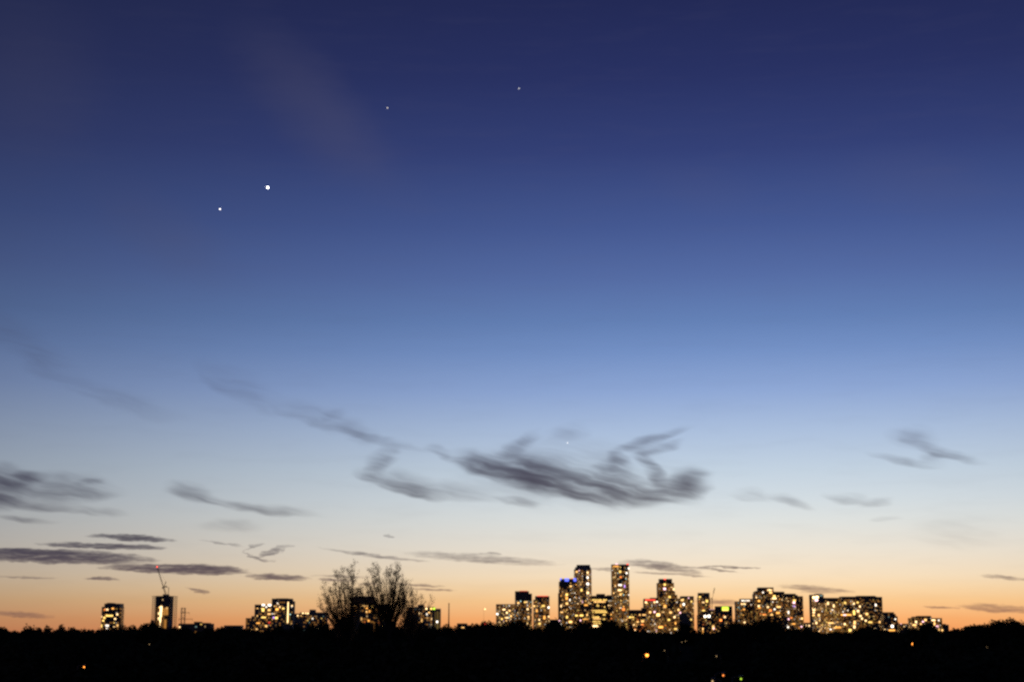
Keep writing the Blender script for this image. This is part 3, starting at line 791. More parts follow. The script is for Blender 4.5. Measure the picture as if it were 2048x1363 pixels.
building('low_building', 'long low block with rows of warm lights beside the red-crowned tower', 3100, [(1259, 1292, 1219.5, 0, 'rect'), (1284, 1292, 1215.5, 4, 'rect')], wall='brick', lit_share=0.17, tints=HOMEA, power=(0.6, 3.5), dark=((1255, 1212, 1295, 1227, 0.0),),
         marks=rows(1258, 1269, 1231.5, 'yellow', 4, 3.5, 3, 3.5, 3, 0) + rows(1278, 1292, 1227, 'warm', 3, 3.4, 2.8, 3, 4, 0.1) + [('window', 1250, 1236, 1256, 1241, 'warm', 4), ('window', 1282, 1239, 1288, 1243.5, 'warm', 2.5), ('window', 1273, 1241, 1278, 1244, 'warm', 3), ('window', 1268, 1257.5, 1271.5, 1262, 'cream', 4), ('window', 1266, 1247, 1269.5, 1250, 'cream', 2.5), ('window', 1282, 1246.5, 1288, 1249.5, 'orange', 2)], seed=29, deep=20)
building('apartment_tower', 'block crowned with a solid glowing red roof band', 3300, [(1288.7, 1316.5, 1201, 0, 'rect'), (1289, 1313, 1196.8, 0.6, 'rect', 1200.6, 'penthouse'), (1302, 1316.5, 1194.8, 5, 'rect', 1200, 'roof_box')], wall='brick', lit_share=0.27, tints=HOME + ('cream', 'rose', 'white'), power=(0.7, 4),
         marks=[('red_light_band', 1288.5, 1197, 1312.3, 1200.8, 'red', 1.6), ('window', 1290, 1201.5, 1294, 1205.5, 'cream', 5), ('window', 1307, 1201.5, 1311, 1204.5, 'cream', 4), ('window', 1312.5, 1200.8, 1315.5, 1204, 'white', 4), ('floodlight', 1312.8, 1225.5, 1320, 1231.5, 'warm', 9), ('floodlight', 1315.5, 1231.5, 1319.5, 1238, 'warm', 5), ('window', 1298, 1221, 1302.5, 1225.5, 'warm', 4), ('window', 1307, 1221, 1311, 1224.5, 'rose', 4)], seed=30)
building('apartment_tower', 'tower with stepped shoulders and one red lamp on its roof', 3300, [(1320.3, 1345.3, 1157.5, 6, 'rect'), (1316.3, 1349, 1165.5, 4, 'rect'), (1318, 1351.2, 1183, 2, 'rect'), (1340, 1355.3, 1189.5, 0, 'rect')], wall='dark_cladding', lit_share=0.26, tints=HOMEA + ('cream', 'white'), power=(0.7, 4), dark=((1315, 1155, 1346, 1163, 0.05), (1320, 1183, 1328, 1196, 0.3), (1336, 1197, 1347, 1212, 0.2)),
         marks=[('warning_light', 1327.5, 1155.8, 1332, 1158.6, 'red', 4), ('window', 1327, 1165.5, 1332, 1170.5, 'yellow', 3), ('window', 1326.5, 1174, 1332, 1179, 'rose', 4), ('window', 1345.5, 1174.5, 1349, 1180, 'cream', 3), ('window', 1336.5, 1190.5, 1342, 1195, 'yellow', 2.5), ('window', 1327, 1208, 1333, 1214, 'amber', 2.5), ('window', 1338.5, 1221.5, 1344, 1226, 'warm', 3), ('window_band', 1335, 1236.5, 1344.5, 1240, 'yellow', 4), ('window_band', 1312.5, 1250.5, 1327, 1255.5, 'amber', 4), ('window', 1347, 1231, 1351, 1235, 'cream', 5), ('window', 1349.5, 1242.5, 1352.5, 1248, 'amber', 3), ('window', 1348, 1255, 1354.5, 1258, 'yellow', 2.5)], seed=31)
building('apartment_tower', 'flat dark-capped block between the stepped tower and the ribbed round tower', 3300, [(1363, 1388.2, 1192, 0, 'rect'), (1355.6, 1363.5, 1196.5, 3, 'rect')], wall='concrete', lit_share=0.24, tints=HOME + ('cream',), power=(0.6, 3), dark=((1355, 1190, 1390, 1196.5, 0), (1359, 1224, 1384, 1250, 0.06)),
         marks=[('window', 1361.5, 1197, 1367.5, 1201, 'warm', 3), ('window', 1365.5, 1205, 1369.5, 1210, 'white', 5), ('window', 1376, 1193.5, 1378.5, 1196, 'rose', 3), ('window', 1360, 1207.5, 1363.5, 1213.5, 'amber', 1.6), ('window', 1355, 1216.5, 1359, 1221, 'warm', 4), ('window', 1381.5, 1200, 1384.5, 1204, 'yellow', 3), ('window', 1358.5, 1222.5, 1362, 1226, 'rose', 3), ('window', 1380.5, 1236, 1384, 1239.5, 'yellow', 2.5)], seed=32)
building('apartment_tower', 'narrow rounded tower with a ribbed crown beside a thin crane jib', 3300, [(1397, 1422, 1195, 0, 'round'), (1398, 1421, 1185.3, 1.5, 'round', 1196, 'tower_block')], wall='concrete', lit_share=0.26, tints=HOMEA + ('cream',), power=(0.6, 3), dark=((1395, 1183, 1425, 1191.5, 0.12), (1395, 1222, 1425, 1262, 0.4), (1410, 1215, 1423, 1228, 0.2)),
         marks=[('window', 1397, 1191, 1402.5, 1194.5, 'yellow', 3), ('window', 1411, 1198, 1416.5, 1204, 'yellow', 2.5), ('window', 1404, 1202, 1409, 1205, 'cream', 2), ('window', 1404, 1218.3, 1410.5, 1221.2, 'yellow', 2.5)], seed=33)
building('office_block', 'squat dark block bearing a blazing yellow-green rooftop sign', 3200, [(1432, 1464.8, 1212, 0, 'rect'), (1396, 1433, 1230, -6, 'rect'), (1417, 1433, 1218.8, 5, 'rect')], wall='dark_cladding', lit_share=0.08, tints=HOMEA, power=(0.5, 3), dark=((1430, 1208, 1468, 1224, 0.1),),
         marks=[('sign', 1443, 1211.8, 1458, 1220.5, 'green', 2.6), ('sign', 1444, 1217.5, 1457.5, 1220.6, 'yellow', 3.0), ('floodlight', 1408, 1229, 1412.5, 1234, 'white', 9), ('floodlight', 1415.5, 1228.5, 1420.5, 1233.8, 'white', 9), ('lamp', 1439, 1237, 1444, 1241.5, 'orange', 6), ('window', 1447.5, 1230.5, 1452, 1235, 'cream', 2.5), ('window', 1417.5, 1216.8, 1429, 1218.5, 'rose', 0.5), ('lamp', 1404.5, 1254, 1407, 1259, 'warm', 4), ('lamp', 1404.6, 1259.5, 1406.8, 1263, 'amber', 2), ('lamp', 1404.3, 1263.5, 1407.2, 1267, 'amber', 3), ('window', 1424, 1249, 1429, 1258, 'warm', 2), ('window', 1425.5, 1254, 1429.5, 1257.5, 'rose', 3), ('lamp', 1456.5, 1258.5, 1459, 1261.5, 'cream', 2.5)], seed=34, deep=20)
building('apartment_block', 'dark block with a short row of white top windows beside the broad stepped block', 3300, [(1473, 1484, 1202.5, 0, 'rect'), (1482.5, 1512, 1197.2, 3, 'rect')], wall='dark_cladding', lit_share=0.22, tints=COOL + ('warm', 'amber'), power=(0.5, 2.5), dark=((1492, 1203, 1512, 1262, 0.45),),
         marks=rows(1483, 1500, 1198.6, 'white', 3, 3.4, 2.6, 2.8, 4, 0.1) + rows(1482, 1494, 1205.5, 'cream', 3, 3.3, 2.6, 3, 8, 0) + [('window', 1487, 1242, 1491, 1245, 'cream', 4), ('window', 1485.5, 1216, 1490.5, 1219, 'amber', 2)], seed=35)
building('apartment_block', 'broad stepped block with a raised black crown and scattered gold windows', 3250, [(1519, 1548.5, 1174.5, 8, 'rect'), (1514, 1520, 1181.5, 6, 'rect'), (1509.3, 1515, 1187.5, 4, 'rect'), (1511, 1570, 1183, 5, 'rect')], wall='dark_cladding', lit_share=0.22, tints=HOMEA + ('cream', 'white'), power=(0.6, 3.5), dark=((1508, 1172, 1535, 1180, 0.1), (1549, 1180, 1572, 1196, 0.08), (1520, 1195, 1540, 1208, 0.3), (1530, 1230, 1570, 1260, 0.3)),
         marks=rows(1534.5, 1545, 1177.5, 'cream', 4, 3.4, 3, 3.2, 6, 0) + [('window', 1538, 1182, 1544.5, 1186, 'warm', 4), ('window', 1524.5, 1182, 1527.5, 1185.5, 'white', 3), ('window', 1546, 1189, 1551.5, 1193.5, 'yellow', 4), ('window_band', 1544, 1193.8, 1553.5, 1197.3, 'cream', 5), ('window_band', 1563, 1196.5, 1569.5, 1200, 'cream', 4), ('window', 1515.5, 1198.5, 1520.5, 1203, 'amber', 3.5), ('window', 1515.5, 1209, 1519.5, 1213, 'cream', 4), ('window', 1516, 1213, 1521, 1216, 'amber', 2.5), ('window_band', 1552.5, 1211, 1562, 1214.3, 'warm', 4), ('window', 1564, 1206.5, 1571, 1212, 'orange', 2.5), ('window', 1538, 1217.5, 1543.5, 1222, 'orange', 4), ('window', 1547.5, 1215.5, 1551, 1219, 'white', 3.5), ('window', 1533.5, 1211, 1538, 1215, 'cream', 3), ('window', 1540, 1227, 1546.5, 1230, 'warm', 2.5), ('window', 1552, 1222.5, 1560, 1226.5, 'amber', 3), ('window', 1524, 1226.5, 1533, 1228.5, 'orange', 2), ('window', 1511.5, 1192, 1514, 1195, 'cream', 4)], seed=36)
building('apartment_block', 'slab-sided block with an unlit cap joined to the broad stepped block', 3200, [(1569.5, 1592.5, 1187, 0, 'rect'), (1592, 1596.5, 1189.5, 1, 'rect'), (1596, 1607, 1192, 2, 'rect')], wall='dark_cladding', lit_share=0.24, tints=HOME + ('amber', 'cream'), power=(0.6, 3.5), dark=((1568, 1184, 1596, 1195, 0.05), (1588, 1190, 1609, 1230, 0.4), (1570, 1232, 1582, 1255, 0.15)),
         marks=[('window', 1585.5, 1197.5, 1592, 1202, 'yellow', 2.5), ('window', 1585.5, 1202, 1590.5, 1206, 'rose', 5), ('window', 1586, 1209.5, 1591, 1213, 'violet', 1.0), ('window', 1575.5, 1220, 1578.5, 1227, 'white', 3), ('window', 1575.5, 1235, 1579, 1239, 'rose', 3), ('window', 1580, 1233, 1585, 1236, 'orange', 2), ('window', 1602, 1233.5, 1606, 1238, 'warm', 4), ('window_band', 1586, 1256.5, 1591.5, 1259.5, 'yellow', 5), ('window', 1574.5, 1251.5, 1578.5, 1255, 'white', 4), ('window', 1584, 1245, 1591, 1248, 'amber', 2.5), ('window', 1601, 1250.5, 1605, 1253.5, 'rose', 3)], seed=37)
building('apartment_tower', 'slim tower with dazzling white rooftop lights at the end of the long slab block', 3200, [(1624, 1648.5, 1189, 0, 'rect'), (1634, 1645.5, 1187.3, 6, 'rect', None, 'roof_box')], wall='concrete', lit_share=0.33, tints=HOME + ('cream', 'cream'), power=(0.7, 4), dark=((1637, 1188, 1649, 1206, 0.1),),
         marks=[('floodlight', 1625, 1191, 1630, 1196.5, 'cream', 8), ('floodlight', 1630.5, 1190.5, 1637.5, 1195.5, 'cream', 8), ('floodlight', 1630, 1197, 1636, 1201, 'rose', 8), ('floodlight', 1647, 1191, 1650.5, 1194.5, 'cream', 7), ('window', 1639, 1188.5, 1645.5, 1191.5, 'teal', 0.35), ('window', 1625, 1217, 1631, 1220.5, 'cream', 4), ('window', 1625, 1222, 1630, 1225.5, 'cream', 4), ('window', 1625, 1227.5, 1629.5, 1231, 'warm', 4), ('window', 1635.5, 1226.5, 1640, 1231.5, 'warm', 4), ('window', 1631, 1242, 1634.5, 1247, 'cream', 4), ('window', 1636.5, 1260, 1639.5, 1264, 'cream', 4)], seed=38)
building('apartment_block', 'lower wing of the long slab block crowded with warm windows', 3220, [(1648, 1685.5, 1195.3, 0, 'rect')], wall='brick', lit_share=0.40, tints=HOME + ('warm', 'yellow'), power=(0.8, 4), bay=3.2, dark=((1646, 1190, 1687, 1201, 0.1), (1648, 1201, 1652, 1215, 0.2)),
         marks=[('window_band', 1668, 1252, 1687, 1255.5, 'amber', 2), ('window', 1654, 1202, 1658, 1209, 'cream', 3), ('window', 1666, 1207, 1669, 1214, 'cream', 4), ('window_band', 1655, 1243.3, 1668, 1246, 'warm', 4), ('window', 1659.5, 1256, 1663, 1259, 'white', 4), ('window', 1646.5, 1252.5, 1650.5, 1256.5, 'cream', 5)], seed=39)
building('apartment_block', 'long dark slab block with a gently curved roof and scattered gold windows', 3200, [(1684.6, 1765.5, 1193.5, 0, 'rect'), (1684.8, 1755, 1192.3, 4, 'rect', 1194, 'penthouse'), (1718, 1752, 1190.8, 8, 'rect', 1193, 'penthouse')], wall='dark_cladding', lit_share=0.18, tints=HOME + ('yellow', 'white', 'warm'), power=(0.6, 3.5), bay=3.3, dark=((1684, 1190, 1768, 1197, 0.05), (1735, 1190, 1768, 1262, 0.55), (1690, 1209, 1706, 1218, 0.3)),
         marks=[('window_band', 1680, 1227, 1704, 1230, 'amber', 4), ('window', 1686, 1227.5, 1693, 1230, 'rose', 4), ('window', 1688, 1202, 1692.5, 1207, 'yellow', 2.2), ('window', 1706, 1218.5, 1710.5, 1229.5, 'yellow', 4), ('window', 1713.5, 1218.5, 1718.5, 1223.5, 'cream', 4), ('window', 1706, 1204, 1709.5, 1208, 'cream', 4), ('window', 1713, 1202, 1717.5, 1205.5, 'yellow', 3), ('window', 1718, 1209.5, 1721.5, 1214, 'cream', 4), ('window', 1707, 1240, 1711.5, 1248, 'warm', 4), ('window', 1706.5, 1249, 1711, 1256, 'cream', 4), ('window', 1707.5, 1257, 1712, 1263, 'yellow', 4), ('window', 1697, 1256, 1703, 1263, 'yellow', 3.5), ('window', 1731, 1224, 1736.5, 1229.5, 'warm', 3.5), ('window', 1722, 1234, 1726, 1238, 'cream', 4), ('window', 1729.5, 1238, 1733.5, 1242, 'cream', 4), ('window_band', 1736, 1241.5, 1745, 1245, 'yellow', 2.5), ('window', 1750, 1206, 1753, 1211.5, 'white', 4), ('window', 1718, 1229, 1723.5, 1232.5, 'cream', 4), ('window', 1687.5, 1245, 1691.5, 1249, 'cream', 5), ('window', 1757.5, 1240, 1761.5, 1245.5, 'warm', 2)], seed=40)
building('apartment_block', 'unlit dark block with a sloping stepped end and one white lamp', 3100, [(1766.5, 1788, 1224, 0, 'rect'), (1787.5, 1791.5, 1227.5, 2, 'rect'), (1791, 1795, 1232, 4, 'rect'), (1794.6, 1797.2, 1244, 6, 'rect')], wall='dark_cladding', lit_share=0.04, tints=COOL, power=(0.35, 1),
         marks=[('floodlight', 1782, 1248.5, 1787, 1254, 'white', 8), ('lamp', 1789, 1235.5, 1792.5, 1238.5, 'white', 3), ('window_band', 1776.5, 1257.5, 1791, 1261, 'amber', 3), ('lamp', 1793.5, 1254, 1799.5, 1257, 'amber', 3), ('lamp', 1797, 1259, 1802, 1265, 'warm', 6), ('lamp', 1801.5, 1263, 1805.5, 1267.5, 'cream', 5), ('lamp', 1765.5, 1262.5, 1768.5, 1268, 'cream', 1.6), ('window', 1767.5, 1256.5, 1772, 1260, 'cream', 1.6)], seed=41)
building('apartment_block', 'northernmost low block with raised middle and bright cream windows', 2900, [(1828, 1863, 1233, 0, 'rect'), (1821, 1829, 1236, 3, 'rect'), (1862.5, 1884, 1236, 4, 'rect'), (1837, 1861.5, 1231, 6, 'rect', None, 'penthouse')], wall='brick', lit_share=0.22, tints=HOME, power=(0.5, 3), dark=((1840, 1245, 1866, 1275, 0.1),),
         marks=[('window', 1830, 1240, 1834, 1245, 'cream', 4), ('window_band', 1862.5, 1237.8, 1871, 1240.5, 'cream', 6), ('window', 1867.5, 1242, 1870.5, 1250, 'warm', 4), ('window', 1876, 1237.8, 1879, 1241, 'white', 3), ('window', 1848.5, 1236.5, 1853.5, 1241, 'warm', 4), ('window', 1844, 1240.5, 1848, 1243.5, 'rose', 4), ('window', 1840, 1245, 1844, 1248.5, 'warm', 3), ('window', 1825, 1247, 1833, 1250.5, 'warm', 4), ('window', 1872, 1249.5, 1877, 1254, 'rose', 3), ('window', 1876.5, 1255, 1879.5, 1261, 'warm', 4), ('window', 1883, 1257, 1886, 1261, 'warm', 4), ('lamp', 1868.5, 1263, 1872.5, 1267, 'warm', 3), ('window', 1888, 1258.5, 1891, 1261.5, 'cream', 3)], seed=42, deep=20)
building('low_building', 'small unlit block at the northern foot of the low block with raised middle', 2900, [(1886.5, 1897.5, 1249, 0, 'rect'), (1887, 1891.5, 1247, 3, 'rect', None, 'roof_box')], wall='dark_cladding', lit_share=0.0, deep=14)

# --- distant crane jib beside the ribbed tower
cb = at(1423.5, 1262, 3300)
cb.z = 0
cr = thing('tower_crane', cb, 'thin distant crane with leaning jib beside the narrow rounded tower', 'crane')
p = at(1424.2, 1196, 3300) - cb
MB().lattice((0, 0, 0), p, 1.8, 0.2, 6.0).build('mast', 'crane_paint', cr)
tip = at(1429.3, 1174.5, 3300) - cb
MB().lattice(p, p.lerp(tip, 0.55), 0.8, 0.12, 2.0).lattice(p.lerp(tip, 0.5), tip, 1.3, 0.28, 1.6).build('jib', 'crane_paint', cr)
MB().box(p.x - 2.0, p.x + 1.0, -1.2, 1.2, p.z - 1.2, p.z + 1.0).build('cab', 'crane_paint', cr)

# --- lattice pylon
pb = at(365, 1262, 2000)
pb.z = 0
py_ = thing('power_pylon', pb, 'steel lattice power pylon standing between the unfinished tower and the low block', 'pylon')
zt = at(365, 1214.5, 2000).z
for nm, sx in (('mast', -2.1), ('mast', 2.1)):
    MB().lattice((sx, 0, 0), (sx * 0.95, 0, zt), 1.3, 0.2, 2.6).build(nm, 'steel', py_)
for q, a, b in ((1224, -3.4, 8.0), (1237, -5.5, 12.0)):
    z = at(365, q, 2000).z
    MB().lattice((a, 0, z), (b, 0, z), 0.9, 0.12, 1.6).build('crossarm', 'steel', py_)
z = at(365, 1215.4, 2000).z
MB().lattice((-3.0, 0, z), (3.2, 0, z), 0.9, 0.16, 1.4).build('crossarm', 'steel', py_)
for k in range(4):
    z = zt * (0.35 + 0.16 * k)
    MB().bar((-2, 0, z), (2, 0, z + 4), 0.14).bar((2, 0, z), (-2, 0, z + 4), 0.14).build('brace', 'steel', py_)
for x_, q in ((7.6, 1224), (11.6, 1237), (-5.2, 1237)):
    z = at(365, q, 2000).z
    MB().bar((x_, 0, z), (x_, 0, z - 2.6), 0.2).build('insulator', 'pale_panel', py_)

# --- tall slim chimney
cb = at(897, 1262, 1800)
cb.z = 0
ch = thing('chimney_stack', cb, 'tall slim chimney rising alone from the treetops', 'chimney')
zt = at(897, 1205, 1800).z
MB().bar((0, 0, 0), (0.2, 0, zt * 0.55), 0.95, 0.72, 10).bar((0.2, 0, zt * 0.55), (0.3, 0, zt), 0.66, 0.5, 10).build('shaft', 'brick', ch)
for k in (0.55, 0.985):
    MB().bar((0.25, 0, zt * k - 0.3), (0.25, 0, zt * k + 0.3), 0.9, 0.9, 10).build('collar', 'steel', ch)

# ------------------------------------------------------------------ lamps
def lamp(px, py, height, tint, strength, size, label, group=None, name='street_lamp', D=None):
    d = direction(px, py)
    if D is None:
        D = (CAM.z - height) / (-d.z / d.y)
    p = at(px, py, D)
    height = p.z
    side = 1 if (int(px) % 2) else -1
    root = thing(name, (p.x + side * 1.1, p.y, 0), label, 'street lamp', group)
    MB().bar((0, 0, 0), (0, 0, 0.8), 0.16, 0.14, 8).bar((0, 0, 0.8), (0, 0, height + 0.15), 0.11, 0.06, 8).build('pole', 'steel', root)
    MB().bar((0, 0, height + 0.15), (-side * 1.1, 0, height + 0.42), 0.05, 0.04, 6).build('arm', 'steel', root)
    MB().ball((-side * 1.1, 0, height + 0.36), 0.32, 6, 10, 0.45).build('head', 'steel', root)
    key = 'bulb_%s_%d' % (tint, strength)
    MB().ball((-side * 1.1, 0, height), size, 6, 10, 1.0).build('bulb', MAT.get(key) or glowing(key, TINT[tint], strength, strength >= 3), root, smooth=True)
    return (px, py, D)


LAMPS = [lamp(1294, 1309, 9.0, 'sodium', 5, 0.42, 'brightest orange street lamp shining out of the dark treetops'),
         lamp(1826, 1287, 9.0, 'sodium', 4, 0.65, 'orange street lamp in the trees below the northernmost low block'),
         lamp(168, 1333, 9.0, 'sodium', 3, 0.16, 'small orange lamp glowing alone in the southern treetops'),
         lamp(1446.5, 1349.5, 9.2, 'orange', 2, 0.13, 'red-orange lamp half sunk in foliage beside the yellow-green one'),
         lamp(1482, 1356.5, 9.2, 'green', 1, 0.13, 'yellow-green lamp lighting a few leaves in the near trees'),
         lamp(970, 1217, 0, 'cream', 4, 0.58, 'tall pole lamp with a single cream light above the tree line', D=1500),
         lamp(970, 1246.5, 0, 'red', 2, 0.6, 'red signal lamp low among the tree line', name='signal_lamp', D=1000)]
for px, py in ((299, 1287), (1329, 1300), (1364, 1283), (1371, 1281), (1433, 1311), (1512, 1283), (1974, 1294), (1425, 1361)):
    LAMPS.append(lamp(px, py, 8.5, 'cream', 1, 0.2 if py < 1295 else 0.12, 'faint tiny white lamp showing through the black foliage', 'faint lamps among the trees'))

# ------------------------------------------------------------------ trees
rng = np.random.default_rng(7)


def leaf_cloud(count, size, seed, slim=1.0, lobes=11):
    """a crown of leaf-sized faces in uneven clumps; unit box: radius about 1, from z 0 to 1"""
    r = np.random.default_rng(seed)
    cen = []
    for i in range(lobes):
        a = r.uniform(0, 2 * np.pi)
        e = r.uniform(0.0, 1.35)                       # angle up from the equator of a broad dome
        k = r.uniform(0.55, 0.78)
        cen.append((k * np.cos(e) * np.cos(a), k * np.cos(e) * np.sin(a), 0.36 + 0.5 * k * np.sin(e), r.uniform(0.24, 0.40)))
    cen.append((0.0, 0.0, 0.45, 0.62))
    cen = np.array(cen)
    w = cen[:, 3] ** 2
    pick = r.choice(len(cen), count, p=w / w.sum())
    d = r.normal(size=(count, 3))
    d /= np.linalg.norm(d, axis=1)[:, None]
    rr = cen[pick, 3] * r.uniform(0.2, 1.1, count) ** 0.5
    p = cen[pick, :3] + d * rr[:, None] * np.array((1.0, 1.0, 0.55))
    p[:, :2] *= slim
    p[:, 2] = np.clip(p[:, 2], 0.0, None) / np.percentile(p[:, 2], 99)
    return p, r


def quads_from(p, size, r, zs):
    """little leaf faces of random tilt at each point; zs scales height to metres"""
    n_ = len(p)
    a = r.normal(size=(n_, 3))
    a /= np.linalg.norm(a, axis=1)[:, None]
    b = np.cross(a, r.normal(size=(n_, 3)))
    b /= np.linalg.norm(b, axis=1)[:, None]
    s = size * r.uniform(0.5, 1.25, n_)[:, None]
    v = np.stack([p - a * s, p + b * s * 0.6, p + a * s, p - b * s * 0.6], axis=1).reshape(-1, 3)
    return v


def quad_mesh(name, v, mat):
    n_ = len(v) // 4
    me = bpy.data.meshes.new(name)
    me.vertices.add(len(v))
    me.vertices.foreach_set('co', v.astype(np.float32).ravel())
    me.loops.add(n_ * 4)
    me.loops.foreach_set('vertex_index', np.arange(n_ * 4, dtype=np.int32))
    me.polygons.add(n_)
    me.polygons.foreach_set('loop_start', np.arange(n_, dtype=np.int32) * 4)
    me.materials.append(MAT[mat])
    me.update(calc_edges=True)
    return me


CROWN, TRUNK = [], []
for k in range(10):
    p, r = leaf_cloud(3600, 0, 100 + k, slim=1.0, lobes=14)
    q = p.copy()
    q[:, :2] *= 5.0
    q[:, 2] = 3.2 + q[:, 2] * 11.8            # a 15 m tree
    CROWN.append(quad_mesh('crown', quads_from(q, 0.42, r, 1), 'leaf' if k % 3 else 'leaf_olive'))
    tb = MB()
    rr = random.Random(k)
    tb.bar((0, 0, 0), (0.1, 0, 4.2), 0.34, 0.25, 8).bar((0.1, 0, 4.2), (-0.1, 0.1, 11), 0.25, 0.08, 7)
    for j in range(6):
        a = rr.uniform(0, 6.28)
        z0 = rr.uniform(3.8, 8)
        tb.bar((0.05, 0, z0), (2.8 * math.cos(a), 2.8 * math.sin(a), z0 + rr.uniform(1.8, 3.6)), 0.13, 0.04, 5)
    TRUNK.append(tb.mesh('trunk', 'bark'))


def tree(px, D, top_py, width, rnd, label, group=None, name='leafy_tree'):
    top = at(px, top_py, D).z
    x = at(px, top_py, D).x
    k = rnd.randrange(len(CROWN))
    root = thing(name, (x, D, 0), label, 'tree', group, rnd.uniform(0, 6.28))
    hs = top / 15.0
    root.scale = (width, width, hs)
    for nm, me in (('crown', CROWN[k]), ('trunk', TRUNK[k])):
        o = bpy.data.objects.new(nm, me)
        COL.objects.link(o)
        o.parent = root
    return root


PROFILE = [(-60, 1254), (0, 1254), (60, 1253), (75, 1256), (100, 1254), (120, 1250), (135, 1255), (165, 1260), (200, 1258), (230, 1255), (245, 1252), (270, 1251), (288, 1246), (300, 1244), (310, 1250), (340, 1257), (352, 1253), (372, 1254), (420, 1256),
           (440, 1256), (465, 1255), (485, 1257), (500, 1262), (540, 1256), (560, 1250), (590, 1249), (620, 1247), (650, 1243), (680, 1240), (700, 1240), (730, 1245), (760, 1247), (790, 1243), (812, 1240), (840, 1246), (862, 1252), (880, 1256), (896, 1250),
           (910, 1254), (928, 1256), (944, 1253), (956, 1246), (966, 1242), (975, 1247), (985, 1243), (1000, 1252), (1018, 1244), (1032, 1241), (1046, 1243), (1060, 1250), (1080, 1255), (1100, 1245), (1112, 1243), (1125, 1252), (1145, 1256), (1160, 1244), (1172, 1244),
           (1185, 1256), (1200, 1253), (1215, 1243), (1228, 1241), (1244, 1249), (1262, 1258), (1300, 1264), (1350, 1266), (1372, 1246), (1390, 1258), (1405, 1269), (1440, 1266), (1455, 1252), (1468, 1243), (1480, 1246), (1500, 1247), (1515, 1240), (1531, 1236),
           (1546, 1239), (1560, 1248), (1576, 1257), (1600, 1260), (1615, 1255), (1632, 1262), (1650, 1267), (1672, 1262), (1695, 1265), (1716, 1259), (1728, 1254), (1742, 1254), (1760, 1258), (1776, 1265), (1800, 1270), (1830, 1256), (1850, 1249), (1862, 1248),
           (1876, 1262), (1900, 1263), (1918, 1259), (1936, 1253), (1950, 1250), (1965, 1248), (1985, 1243), (2008, 1240), (2030, 1241), (2048, 1245), (2075, 1244), (2110, 1246)]
SPECIAL = {2008: 'tallest rounded tree on the dark wooded rise at the northern edge', 1531: 'broad domed tree hiding the foot of the broad stepped block', 966: 'dark tree right under the tall pole lamp',
           1032: 'domed tree hiding the foot of the tower with the unlit upper third', 300: 'dark tree leaning against the foot of the unfinished tower', 1372: 'black tree in front of the flat dark-capped block',
           1468: 'black tree below the block with the yellow-green sign', 1166: None, 1728: 'dark tree before the long slab block with the curved roof', 1850: 'tree covering the lower half of the northernmost low block'}
rnd = random.Random(5)
ZONES = [(180, 'on the far southern skyline beyond the lone tower'), (262, 'below the lone apartment tower'), (350, 'below the unfinished tower'), (435, 'below the lattice pylon'), (488, 'under the wide dark flat roof'),
         (588, 'below the block with the white stair strip'), (660, 'below the block with cream roof lamps'), (792, 'around the foot of the wispy trees'), (884, 'below the pale ribbed block'), (948, 'around the tall slim chimney'),
         (992, 'near the tall pole lamp'), (1066, 'below the dark-topped tower'), (1115, 'below the tower with red roof rim'), (1150, 'below the tower with blue top lights'), (1187, 'below the tallest rounded tower'), (1236, 'below the office block with yellow floors'),
         (1315, 'below the long low block with warm lights'), (1392, 'below the tower with stepped shoulders'), (1470, 'below the yellow-green sign'), (1510, 'below the dark block with white top windows'), (1610, 'below the broad stepped block'),
         (1770, 'below the long slab block'), (1815, 'below the sloping dark block'), (1905, 'below the northernmost low block'), (9999, 'on the wooded rise at the northern edge')]
for i, (px, py) in enumerate(PROFILE):
    D = rnd.uniform(520, 820)
    for (lx, ly, ld) in LAMPS:
        if abs(lx - px) < 42 and ld < 1400 and py < ly and D < ld + 15:
            D = ld + 20
    w = max(0.95, min(1.6, 22.0 * D / F / 5.0 * rnd.uniform(0.8, 1.3)))
    if px > 1910:
        w *= 1.5                                   # big old trees on the rise
    label = SPECIAL.get(px)
    where = next(t for lim, t in ZONES if px < lim)
    tree(px, D, py + 2.2, w, rnd, label or 'round-topped black tree ' + where, None if label else 'dark trees ' + where)
WOOD_GROUP = 'treetops of the near wood'
count = 0
for D in (152, 168, 188, 214, 246, 286, 336, 400):
    half = D * math.tan(R(20.5))
    step = 9.6 if D < 250 else 11.0
    x = -half + rnd.uniform(0, step)
    while x < half:
        d = D + rnd.uniform(-7, 7)
        px = PW / 2 + F * x / d / math.cos(PITCH)
        h = rnd.uniform(10.6, 13.2) if D < 300 else rnd.uniform(12.0, 13.9)
        py = 1262 + (15 - h) / d * F
        w = rnd.uniform(1.05, 1.4)
        ok = True
        for (lx, ly, ld) in LAMPS:
            if ld > d - 7 and abs(lx - px) < 5.3 * w * F / d + 3 and py < ly + 4:
                py = ly + 12 + rnd.uniform(0, 6)
                if at(px, py, d).z < 6.0:
                    ok = False
        if ok:
            tree(px, d, py, w, rnd, 'leafy treetop in the black wood below the skyline', WOOD_GROUP)
            count += 1
        x += step * rnd.uniform(0.8, 1.2)

